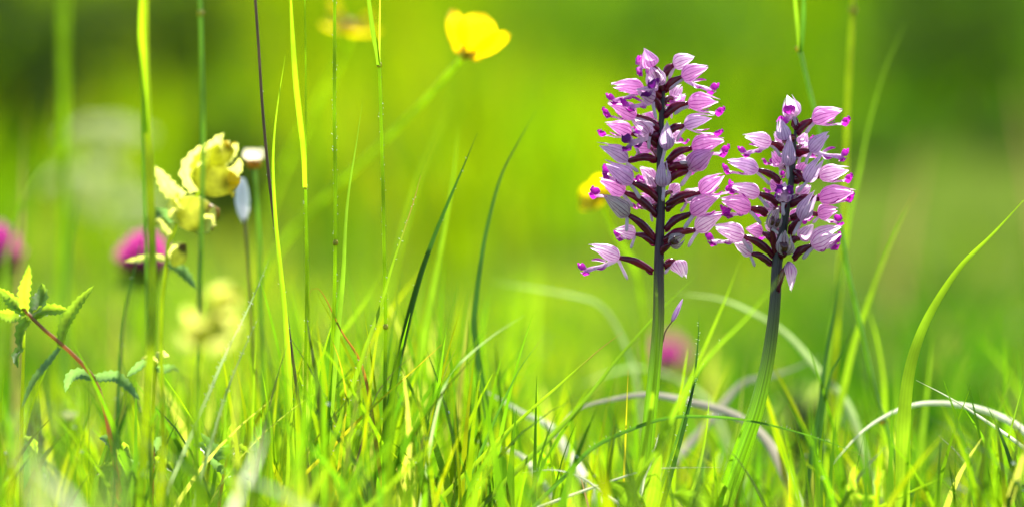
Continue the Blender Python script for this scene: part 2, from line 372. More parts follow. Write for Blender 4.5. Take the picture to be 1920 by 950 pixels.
def height_to(px_row, y):
    """grass height whose tip shows at photo row px_row when rooted at distance y"""
    k = FW/FD*y/1920
    return CH - y*math.sin(PITCH) + (475-px_row)*k*math.cos(PITCH)
def px_of(x, y): return 960 + x/(FW/FD*y/1920)
def row_top(px):      # how high the mass of mixed grass stands along the picture
    return np.interp(px, [-800, 0, 250, 480, 620, 820, 950, 1100, 1300, 1600, 1920, 2700], [600, 640, 640, 600, 560, 560, 640, 720, 720, 720, 690, 640])

# ------------------------------------------------------------------ leafy clumps that stand in the far blur (photo pixel of the crown centre, distance, half width and half height in px)
SHRUBS = [
 (30, 40, 4.2, 200, 125, 'dark leafy shrub behind the tall grass culms above the clover', (.32, .42, .5)),
 (330, 0, 5.2, 170, 110, 'mid green shrub above the yellow rattle', (.7, .8, .6)),
 (430, 330, 3.6, 110, 150, 'dull green leafy clump behind the yellow rattle', (.65, .75, .4)),
 (1180, -30, 5.4, 260, 120, 'low green shrub straight behind the taller orchid', (1.6, 1.9, .8)),
 (1890, 320, 4.6, 130, 100, 'dark green leafy clump behind the arching blade', (.45, .65, .35)),
 (1800, -40, 5.0, 220, 110, 'olive green shrub high on the slope above the shorter orchid', (.8, .95, .7)),
 (1640, 330, 4.4, 130, 120, 'green leafy clump right behind the shorter orchid', (.9, 1.2, .5)),
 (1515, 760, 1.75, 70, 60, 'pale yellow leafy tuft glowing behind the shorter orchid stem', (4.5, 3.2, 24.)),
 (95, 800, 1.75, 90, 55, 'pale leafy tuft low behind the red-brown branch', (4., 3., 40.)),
 (1780, 640, 2.9, 170, 110, 'low green leafy clump in the blur behind the pale arch', (.6, .9, .4)),
]
def shrub(px, py, d, rw, rh, label, tint):
    c = P(px, py, d); g = gz1(c.x, c.y); t = thing('shrub', label, 'shrub', (c.x, c.y, g), 'shrubs on the meadow slope')
    rx, rz = rw*PX(d), rh*PX(d); leaf = .10*min(rx, rz)+.004
    mb = MB(); r = random.Random(int(px*7+d*100)); top = c.z+rz; rz2 = (top-g)*.5; c2 = Vector((c.x, c.y, g+rz2)); sd_ = Vector((px*.01, d, py*.01)); n = int((3.5 if tint[0] > 3 else 11)*rx*rz2/leaf**2)
    for k in range(n):
        while True:
            q = Vector((r.uniform(-1, 1), r.uniform(-1, 1), r.uniform(-1, 1)))
            if q.length < .78+.5*noise.noise(q.normalized()*2.0+sd_)+.2*noise.noise(q.normalized()*6+sd_) and noise.noise(q*3.2+sd_) > -.22: break
        p = c2 + Vector((q.x*rx*1.15, q.y*rx*.9, q.z*rz2*1.1)); p.z = max(p.z, gz1(p.x, p.y)+.002)
        a = Vector((r.gauss(0, 1), r.gauss(0, 1), r.gauss(0, 1))).normalized(); b = a.orthogonal().normalized(); s = leaf*r.uniform(.6, 1.3)
        i = len(mb.V); br = r.uniform(.75, 1.2)
        for u, v in ((-1, 0), (-.2, -.42), (1, 0), (-.2, .42)):
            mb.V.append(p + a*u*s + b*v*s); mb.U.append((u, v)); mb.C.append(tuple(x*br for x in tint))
        mb.F.append((i, i+1, i+2, i+3))
    mb.build('crown', M['shrub'], t, t.location, vc=True)
    L = Vector(t.location)
    for k in range(5):
        a = k*1.3; e = c + Vector((math.cos(a)*rx*.6, math.sin(a)*rx*.5, rz*.3)); m2 = MB()
        C = catmull([L+Vector((0, 0, -.02)), L.lerp(e, .5)+Vector((0, 0, .1*rz)), e], 6); m2.tube(C, [.006*(1-.14*i) for i in range(6)], 6); m2.build('stem', M['bark'], t, t.location)
for q in SHRUBS: shrub(*q)
def keep_low(x, y, h):
    """hold the grass in front of each shrub low so its crown shows from the camera"""
    p = px_of(x, y)
    for (a, b, d, rw, rh, _, _) in SHRUBS:
        k = (np.abs(p-a) < rw*1.05) & (y < d+.1) & (y > 2.0)
        h = np.where(k, np.minimum(h, np.maximum(height_to(b+rh*.7+rng.uniform(-20, 120, len(x)), y)-gz(x, y), .01)), h)
    return h

def turf():
    # low dense turf everywhere near
    x, y = clustered(1900, 9, -.75, .75, .55, 2.7, .013)
    h = rng.uniform(.008, .026, len(x)); grass_mesh('turf', x, y, h, rng.uniform(.0014, .003, len(x)), rng.uniform(.2, 1.1, len(x)), M['grass'], 'short dense green turf between the taller stems', seg=4, straw=.08, shade_tint=(.4, .6, .5))
    # mixed blades round the focus
    x, y = clustered(520, 8, -.7, .7, 1.24, 1.75, .012)
    top = row_top(px_of(x, y)); row = top + (960-top)*rng.random(len(x))**1.25
    h = np.clip(height_to(row, y), .01, .14)
    grass_mesh('grass', x, y, h, rng.uniform(.0014, .0036, len(x)), rng.uniform(.05, .7, len(x)), M['grass'], 'mixed bright green grass blades round the orchid stems', seg=7, straw=.05)
    # taller blades: a tussock left of the orchids and looser ones elsewhere
    def tall(n, p0, p1, y0, y1, r0, r1):
        y = rng.uniform(y0, y1, n); x = (rng.uniform(p0, p1, n)-960)*FW/FD*y/1920
        return x, y, np.clip(height_to(rng.uniform(r0, r1, n), y), .02, .16)
    parts = [tall(210, 470, 960, 1.39, 1.72, 470, 800), tall(60, 560, 900, 1.42, 1.72, 420, 640), tall(90, -700, 470, 1.34, 1.7, 580, 850), tall(50, 960, 1220, 1.44, 1.7, 600, 850), tall(120, 1240, 2600, 1.44, 1.8, 580, 850)]
    x, y, h = (np.concatenate(k) for k in zip(*parts))
    grass_mesh('tussock_grass', x, y, h, rng.uniform(.0016, .0036, len(x)), rng.uniform(.05, .45, len(x)), M['grass'], 'taller upright blades of a loose grass tussock', seg=9, straw=.06)
    # foreground, out of focus, only its tips reach the frame
    x, y = clustered(330, 6, -.5, .5, .78, 1.25, .012)
    p = px_of(x, y); top = np.interp(p, [-500, 0, 450, 700, 1000, 1200, 1500, 1920, 2500], [660, 660, 680, 740, 820, 790, 830, 820, 760]); row = top + (1150-top)*rng.random(len(x))**.9
    h = np.clip(height_to(row, y), .01, .16)
    grass_mesh('foreground_grass', x, y, h, rng.uniform(.0012, .0028, len(x)), rng.uniform(.1, .7, len(x)), M['grass'], 'blurred bright grass tips rising along the bottom edge', seg=6, straw=.24)
    # just behind the orchids, softly blurred
    x, y = clustered(1300, 8, -1.0, 1.0, 1.75, 2.9, .02)
    p = px_of(x, y); top = np.interp(p, [-800, 300, 700, 1000, 1300, 1600, 1920, 2800], [420, 470, 470, 560, 560, 400, 380, 380]); row = top + (900-top)*rng.random(len(x))**.6
    h = keep_low(x, y, np.clip(height_to(row, y), .02, .22))
    grass_mesh('hazy_grass', x, y, h, rng.uniform(.0018, .004, len(x)), rng.uniform(.1, .6, len(x)), M['grass'], 'softly blurred grass standing just behind the orchids', seg=6, straw=.14, shade_tint=(.20, .40, .4))
    # tall meadow on the rising ground behind
    x, y = clustered(2600, 9, -3.2, 3.2, 2.9, 9.0, .06)
    hf = np.array([noise.noise(Vector((a*.9, b*.7, 3.1))) for a, b in zip(x, y)])
    h = keep_low(x, y, np.clip(rng.uniform(.10, .24, len(x))*(1+.7*hf), .05, .4))
    grass_mesh('meadow_grass', x, y, h, rng.uniform(.004, .009, len(x)), rng.uniform(.1, .6, len(x)), M['meadow'], 'tall sunlit meadow grass on the rising ground behind', seg=5, straw=.0, shade_tint=(.38, .58, .6))
    x, y = clustered(2600, 8, -10, 10, 9.0, 30.0, .2)
    grass_mesh('meadow_grass', x, y, rng.uniform(.25, .5, len(x)), rng.uniform(.015, .03, len(x)), rng.uniform(.1, .6, len(x)), M['meadow'], 'far sunlit meadow slope melting into green', seg=3, straw=.0)
turf()
def dew():
    mb = MB(); r = random.Random(3)
    for nm, k in (('grass', 170), ('foreground_grass', 40), ('hazy_grass', 60)):
        T = TIPS[nm]; T = T[np.abs(T[:, 0]) < .35]
        for i in r.sample(range(len(T)), k): mb.ball(T[i]+np.array((0, 0, .0003)), r.uniform(.00025, .0006), 5, 8)
    o = mb.build('dew_drops', M['dew']); tag(o, 'tiny glinting dew drops on the grass blades', 'dew', kind='stuff')
dew()

# ------------------------------------------------------------------ traced blades (tip first, photo pixels) : points, width px, depth root, depth tip, material, label
GB = 'single grass blades among the orchids'
def blade(pts, W, d0, d1, mat, label, twist=(.3, -.2), fold=.3, p=2.2, base=.7, name='grass_shoot', cat='grass blade', ext=True, dew=0, face=None):
    q = list(reversed(pts)); n = len(q)
    C = [P(a, b, d0+(d1-d0)*i/(n-1)) for i, (a, b) in enumerate(q)]
    if ext: C = to_ground(C)
    m = max(16, int(6*len(C))); C = catmull(C, m)
    mb = MB(); Wm = W*PX((d0+d1)/2); mb.ribbon(C, blade_w(m, Wm, p, base), fold=fold, twist=twist, face=face)
    loc = C[0]
    o = mb.build(name, M[mat], None, loc); o.location = loc
    tag(o, label, cat, GB)
    if dew:
        m2 = MB(); T = tangents(C); r = random.Random(int(pts[0][0]))
        W_ = blade_w(m, Wm, p, base)
        for k in range(dew):
            i = r.randint(int(m*.3), m-3); f = r.random(); c = C[i].lerp(C[i+1], f); sd = T[i].cross(-FWD).normalized()*r.choice((-1, 1))
            c = c + sd*W_[i]*.5
            if r.random() < .8:
                e = c + sd*r.uniform(1.5, 4)*PX() + Vector((0, r.uniform(-1, 1), r.uniform(.2, 2)))*PX()*1.2
                m2.tube([c, e], [.00009, .00003], 3)
            else: m2.ball(c, r.uniform(.5, 1.1)*PX(), 4, 6)
        h = m2.build('hair_fringe', M['dew'], o, loc); h['kind'] = 'stuff'
    return o
F0 = FD
B = [
 ([(535,105),(520,200),(513,270),(512,330),(517,420),(525,500),(535,600),(545,750)], 13, F0, F0-.01, 'bright', 'upright bright blade touching the purple-brown culm', 6),
 ([(679,195),(668,270),(655,350),(648,420),(643,520),(632,640)], 13, F0, F0, 'mid', 'straight green blade with square tip between two green culms', 0),
 ([(789,330),(775,380),(755,440),(735,500),(715,570),(690,640),(655,740)], 11, F0-.01, F0, 'tipped', 'leaning hairy blade with red-brown point crossing the noded culm', 40),
 ([(895,250),(870,310),(840,380),(800,480),(775,560),(755,640),(730,760),(715,880)], 17, F0+.03, F0+.02, 'deep', 'long dark blade leaning right to a brown point', 10),
 ([(860,235),(850,330),(835,420),(820,500),(800,600),(780,700)], 14, F0+.11, F0+.09, 'mid', 'blurred upright blade behind the long dark blade', 0),
 ([(848,155),(830,230),(790,320),(760,420),(735,520)], 9, F0+.22, F0+.2, 'mid', 'faint thin blade in the blur left of the buttercup', 0),
 ([(1005,208),(970,270),(940,330),(915,420),(903,480),(893,560),(890,620),(905,720),(920,810)], 14, F0+.05, F0+.05, 'deep', 'dark sickle-curved blade alone left of the taller orchid', 0),
 ([(505,485),(480,545),(450,610),(420,670),(390,740)], 9, F0-.03, F0-.02, 'glaucous', 'grey-green hairy blade leaning over the blurred rattle head', 60),
 ([(488,590),(455,660),(420,750),(385,870)], 8, F0-.04, F0-.02, 'glaucous', 'thin grey-green hairy blade below the leaning hairy one', 50),
 ([(272,415),(259,478),(240,557),(228,640),(222,757)], 9, F0-.07, F0-.06, 'deep', 'thin dark blade rising to the lower rattle leaf', 10),
 ([(579,560),(583,543),(597,541),(612,562),(640,620),(672,670),(690,730),(705,830)], 9, F0, F0, 'orange', 'orange withered blade with its tip curled over', 0),
 ([(828,645),(790,680),(740,725),(690,770),(640,820)], 9, F0, F0-.01, 'yellow_blade', 'yellow blade with orange tip slanting across the grass', 0),
 ([(783,660),(750,685),(725,712),(703,745),(690,790),(670,860)], 6, F0, F0, 'straw', 'thin brown withered blade behind the yellow slanting blade', 0),
 ([(617,625),(635,670),(646,720),(648,760),(640,840)], 9, F0-.01, F0-.01, 'yellow_blade', 'short yellow blade bowed below the curled orange one', 0),
 ([(1168,622),(1130,650),(1095,680),(1050,720),(960,800),(890,870)], 10, F0, F0+.01, 'tipped', 'slanting blade with long brown point left of the taller stem', 0),
 ([(1310,512),(1240,580),(1160,670),(1080,770),(990,860)], 11, F0+.02, F0+.04, 'mid', 'long green blade slanting up behind the taller orchid stem', 0),
 ([(1388,487),(1360,560),(1330,630),(1300,700),(1270,790),(1250,880)], 13, F0+.04, F0+.06, 'bright', 'bright yellow-green blade rising between the two orchid stems', 0),
 ([(1470,510),(1400,595),(1340,655),(1290,720),(1255,790)], 14, F0-.07, F0-.09, 'mid', 'blurred green blade leaning between the orchid stems', 0),
 ([(1311,582),(1308,650),(1300,720),(1285,790),(1255,900)], 10, F0, F0, 'deep', 'dark twisted blade with dew between the orchid stems', 40),
 ([(1362,622),(1335,660),(1310,700),(1290,760)], 7, F0, F0, 'dark', 'short dark blade against the twisted dewy blade', 10),
 ([(1642,863),(1560,830),(1480,805),(1400,787),(1320,780),(1250,783),(1180,805),(1110,840),(1060,890)], 9, F0-.02, F0-.01, 'dark', 'dark blade bowed flat across both orchid stems', 30),
 ([(1920,375),(1860,440),(1800,500),(1750,575),(1720,640),(1702,710),(1694,800),(1692,920)], 36, F0-.02, F0+.02, 'bright', 'broad bright blade arching right over the meadow', 0),
 ([(1718,712),(1780,745),(1850,790),(1920,840),(1985,900)], 11, F0+.0, F0, 'pale', 'pale blade with reddish tip pointing left', 0),
 ([(1560,870),(1610,815),(1660,780),(1720,758),(1790,758),(1860,775),(1925,812),(1990,880)], 15, F0+.05, F0+.04, 'pale', 'pale bleached blade arched behind the broad bright blade', 0),
 ([(1720,355),(1690,410),(1660,480),(1630,560),(1600,650),(1575,760)], 15, F0+.10, F0+.12, 'redtip', 'blurred blade with reddish tip right of the shorter orchid', 0),
 ([(1697,45),(1660,130),(1630,230),(1610,330),(1590,420),(1570,560),(1550,700),(1545,850)], 12, F0+.12, F0+.14, 'mid', 'tall blurred blade curving up right of the shorter orchid', 0),
 ([(1583,470),(1565,580),(1549,666),(1539,746),(1525,831),(1513,926)], 12, F0+.05, F0+.06, 'deep', 'dark blade standing right of the shorter stem', 0),
 ([(1600,610),(1575,665),(1554,713),(1540,794),(1537,936)], 11, F0+.05, F0+.05, 'deep', 'dark blade crossing the dark one right of the shorter stem', 0),
 ([(1628,575),(1645,640),(1657,720),(1658,820)], 12, F0+.12, F0+.12, 'bright', 'blurred light blade behind the grey-green culm', 0),
 ([(1750,620),(1742,700),(1732,800),(1722,900)], 11, F0+.12, F0+.12, 'mid', 'blurred blade standing behind the broad arching blade', 0),
 ([(1680,655),(1682,740),(1685,840)], 10, F0+.14, F0+.14, 'mid', 'blurred short blade just left of the broad arching blade', 0),
 ([(1906,680),(1870,780),(1820,920)], 12, F0+.05, F0+.06, 'mid', 'green blade leaning right past the pale arch', 0),
 ([(1920,712),(1885,840),(1850,945)], 9, F0, F0, 'mid', 'thin leaning blade at the foot of the pale arch', 0),
 ([(1770,893),(1700,925),(1640,955)], 12, F0-.03, F0-.04, 'bright', 'low bright blade pointing right under the broad arching blade', 0),
 ([(920,527),(1000,540),(1080,555),(1125,572),(1160,620),(1190,700),(1205,790)], 9, F0+.16, F0+.2, 'glaucous', 'faint grey-green blade drooping left behind the taller stem', 0),
 ([(1270,550),(1350,560),(1420,590),(1480,630),(1540,700),(1590,760),(1620,850)], 15, F0+.12, F0+.14, 'glaucous', 'pale arched blade passing behind the shorter stem', 0),
 ([(1040,810),(1080,768),(1150,748),(1220,740),(1300,755),(1380,780),(1440,830),(1480,910)], 17, F0+.08, F0+.07, 'dry', 'dry grey leaf bowed behind the taller stem', 0),
 ([(895,725),(940,750),(980,775),(1035,805),(1070,860)], 20, F0+.10, F0+.08, 'pale', 'bleached white blade lying in the grass', 0),
 ([(880,822),(930,838),(980,858),(1010,900)], 17, F0+.08, F0+.06, 'pale', 'short bleached blade below the white one', 0),
 ([(1085,722),(1140,700),(1200,690),(1270,712),(1330,760),(1370,850)], 15, F0+.2, F0+.22, 'glaucous', 'blurred pale arch behind the dry grey leaf', 0),
 ([(1540,665),(1490,690),(1440,705),(1390,720),(1330,790)], 14, F0+.14, F0+.16, 'dry', 'blurred dry grey blade right of the shorter stem', 0),
 ([(145,190),(110,270),(60,340),(30,420),(10,500),(0,620)], 12, F0+.2, F0+.22, 'mid', 'blurred blade leaning over the far clover', 0),
 ([(182,290),(150,340),(135,420),(125,500),(120,640)], 12, F0+.22, F0+.24, 'dark', 'blurred curved blade between the two clovers', 0),
 ([(46,225),(42,330),(40,430),(36,560)], 10, F0+.24, F0+.24, 'straw', 'blurred straw blade by the far clover', 0),
 ([(728,480),(700,540),(660,600),(600,680),(560,760)], 14, F0+.09, F0+.1, 'bright', 'blurred bright blade slanting behind the curled orange blade', 0),
 ([(985,590),(930,625),(880,665),(840,710),(815,790),(800,880)], 8, F0-.03, F0-.05, 'glaucous', 'grey-green blade arching right above the bleached blade', 0),
 ([(1015,635),(975,690),(940,760),(900,850)], 8, F0+.01, F0, 'dark', 'small dark blade left of the bleached white blade', 0),
 ([(975,500),(965,590),(955,680),(950,780)], 14, F0+.3, F0+.3, 'bright', 'soft bright blade far behind the grass', 0),
 ([(1010,470),(1005,560),(1000,680),(1000,780)], 15, F0+.36, F0+.36, 'bright', 'soft upright bright blade beside its dimmer twin', 0),
 ([(835,800),(815,830),(780,860),(740,900)], 10, F0-.1, F0-.12, 'bright', 'low blurred blade in front of the tussock', 0),
 ([(440,660),(425,740),(420,850)], 9, F0+.02, F0+.02, 'mid', 'short blade beside the hairy grey-green pair', 0),
 ([(548,640),(546,720),(542,830)], 9, F0+.02, F0+.02, 'bright', 'short bright blade below the purple-brown culm', 0),
 ([(480,620),(476,720),(470,840)], 8, F0+.03, F0+.03, 'bright', 'narrow bright blade beside the short one', 0),
 ([(1330,735),(1325,800),(1310,880),(1290,940)], 9, F0-.01, F0-.01, 'bright', 'straight bright blade between the stem feet', 0),
 ([(1178,690),(1176,740),(1174,790)], 5, F0+.01, F0+.01, 'yellow_blade', 'tiny yellow blade against the taller stem', 0),
 ([(1085,880),(1092,905),(1105,955)], 7, F0-.01, F0-.01, 'straw', 'short withered blade standing left of the taller stem foot', 0),
 ([(1350,875),(1280,876),(1220,880),(1150,900)], 8, F0-.02, F0-.02, 'pale', 'pale blade lying low between the stem feet', 0),
 ([(980,885),(1040,880),(1090,895),(1140,930)], 8, F0-.02, F0-.02, 'pale', 'pale hairy blade lying low left of the taller stem', 40),
 ([(1235,812),(1222,860),(1208,905),(1200,950)], 12, F0-.02, F0-.02, 'pale', 'pale hairy sheath leaf against the taller stem foot', 40),
 ([(415,890),(480,905),(540,935),(590,970)], 30, F0-.2, F0-.22, 'pale', 'blurred bleached blade lying across the foreground', 0),
 ([(40,850),(85,890),(130,940),(150,990)], 44, F0-.3, F0-.3, 'pale', 'large blurred bleached blade low by the red-brown branch', 0),
 ([(495,800),(480,860),(450,930)], 20, F0-.22, F0-.24, 'pale', 'blurred bleached tip standing in the foreground', 0),
 ([(1232,745),(1212,830),(1192,910),(1180,990)], 24, F0-.22, F0-.2, 'bright', 'soft blurred bright blade crossing in front of the taller stem foot', 0),
 ([(385,700),(372,790),(366,880),(365,980)], 20, F0-.24, F0-.24, 'bright', 'soft blurred bright blade beside the blurred rattle stem', 0),
 ([(1425,800),(1395,870),(1370,930),(1350,990)], 22, F0-.2, F0-.18, 'bright', 'soft blurred bright blade crossing in front of the shorter stem foot', 0),
 ([(950,770),(920,850),(890,930),(875,990)], 20, F0-.16, F0-.16, 'bright', 'soft blurred bright blade in front of the bleached white blade', 0),
 ([(30,780),(60,860),(80,930),(90,990)], 34, F0-.42, F0-.42, 'pale', 'milky blurred bleached blade close under the red-brown branch', 0),
 ([(230,830),(215,890),(205,990)], 30, F0-.42, F0-.42, 'glaucous', 'milky blurred grey-green blade close under the yellow rattle', 0),
 ([(560,720),(552,800),(548,900),(545,990)], 20, F0-.26, F0-.26, 'bright', 'soft blurred bright blade before the purple-brown culm', 0),
 ([(775,885),(755,930),(745,990)], 50, F0-.3, F0-.3, 'mid', 'broad blurred green blade tip low before the tussock', 0),
 ([(1905,130),(1912,200),(1925,280),(1950,420)], 20, 2.5, 2.5, 'straw', 'straw-coloured dry blade far off in the blur', 0),
 ([(1735,240),(1715,330),(1690,470),(1680,600)], 16, 2.6, 2.6, 'straw', 'second straw-coloured blade far off in the blur', 0),
]
for pts, W, d0, d1, mt, lb, dw in B:
    tw = (rnd.uniform(-.5, .5), rnd.uniform(-.5, .5))
    if W >= 28: tw = (.1, -.2)
    up = mt in ('pale', 'dry')
    if up: tw = (tw[0]*.4, tw[1]*.4)
    blade(pts, W*(1.3 if up else 1), d0, d1, mt, lb, twist=tw, dew=dw, p=1.25 if W > 30 else 2.2, face=(UPV*.6-FWD*.8) if up else None)

# ------------------------------------------------------------------ grass culms: stalk, node, sheath leaf
def culm(pts, W, d, mat, label, nodes=(), leaves=(), dew=0):
    C = to_ground([P(a, b, d) for a, b in reversed(pts)]); n = max(14, 5*len(C)); C = catmull(C, n); loc = C[0]
    t = thing('grass_culm', label, 'grass stalk', loc, 'tall grass culms'); px = PX(d); r = W*px/2
    mb = MB(); mb.tube(C, [r*(1.1-.25*i/(n-1)) for i in range(n)], 8); mb.build('stalk', M[mat], t, loc)
    for (a, b) in nodes:
        m2 = MB(); p = P(a, b, d); m2.tube([p-UPV*5*px, p-UPV*2*px, p+UPV*2*px, p+UPV*5*px], [r*1.02, r*1.45, r*1.4, r*1.02], 8); m2.build('node', M['node'], t, loc)
    for q, lw, lm in leaves:
        D = catmull([P(a, b, d-.002-.004*i) for i, (a, b) in enumerate(q)], 14); m3 = MB(); m3.ribbon(D, blade_w(14, lw*px, 3.5, .8), fold=.45, twist=(.5, .1)); m3.build('leaf', M[lm], t, loc)
    if dew:
        m2 = MB(); q = random.Random(int(pts[0][0]))
        for k in range(dew):
            i = q.randint(int(n*.45), n-2); c = C[i].lerp(C[i+1], q.random()) + RT*r*q.choice((-1, 1))*1.0
            if q.random() < .75: m2.tube([c, c + (RT*q.uniform(-3.5, 3.5) + UPV*q.uniform(0, 2))*px], [.00008, .00003], 3)
            else: m2.ball(c, q.uniform(.6, 1.2)*px, 4, 6)
        m2.build('hair_fringe', M['dew'], t, loc)['kind'] = 'stuff'
culm([(272,-40),(273,120),(280,300),(285,450),(284,620),(275,760)], 17, F0-.07, 'culm_pale', 'thick yellow-green culm in front of the clover', leaves=[([(276,250),(270,130),(266,40),(268,-60)], 16, 'bright')])
culm([(266,110),(268,250),(272,420),(276,600)], 6, F0-.06, 'culm_grey', 'thin dark culm behind the thick yellow-green one')
culm([(374,-40),(378,90),(381,260),(378,420),(374,560),(372,700)], 9, F0-.08, 'culm_grey', 'blurred grey-green culm crossing the yellow rattle head', nodes=[(376,25)])
culm([(476,-40),(485,90),(492,200),(502,310),(516,430),(530,540),(547,660)], 6, F0+.01, 'culm_brown', 'purple-brown thin culm among the green blades', dew=6)
culm([(573,340),(574,420),(575,550),(572,720)], 6, F0, 'culm', 'green culm with long light leaf rising from its node', nodes=[(573,350)], leaves=[([(573,352),(570,280),(556,160),(548,50),(544,-40)], 12, 'bright')], dew=14)
culm([(571,-40),(573,120),(574,300),(577,480)], 3.2, F0+.015, 'culm', 'hair-thin culm beside the long light leaf')
culm([(628,-40),(627,200),(629,400),(627,560),(620,700)], 7, F0, 'culm', 'straight green culm with yellow node near mid height', nodes=[(629,455)], dew=60)
culm([(711,110),(714,200),(718,350),(721,500),(723,610),(722,700)], 7, F0, 'culm', 'straight green culm with dewy leaf at its top node', nodes=[(711,122),(723,612)], leaves=[([(711,124),(707,95),(700,60),(691,-5),(684,-50)], 10, 'mid'), ([(712,122),(712,60),(713,-40)], 4, 'culm')], dew=26)
culm([(1500,95),(1515,160),(1529,215),(1550,310),(1572,400),(1588,500),(1602,560),(1620,640),(1642,740),(1662,800),(1678,860)], 10, F0+.06, 'culm_grey', 'grey-green culm slanting behind the shorter orchid', nodes=[(1498,92),(1655,790)], leaves=[([(1501,98),(1497,60),(1491,0),(1488,-50)], 9, 'mid'), ([(1502,98),(1507,40),(1507,-50)], 10, 'dark')])
culm([(1601,-40),(1598,30),(1590,180),(1586,300),(1580,420),(1570,600)], 11, F0+.13, 'culm_pale', 'blurred pale green culm right of the shorter orchid', nodes=[(1599,20)])
culm([(112,-60),(116,120),(119,260),(116,420),(112,600)], 13, F0+.34, 'culm', 'blurred green culm left of the thick yellow-green one')
culm([(126,-60),(124,120),(122,260),(124,420),(124,600)], 10, F0+.36, 'culm', 'second blurred green culm left of the thick yellow-green one')

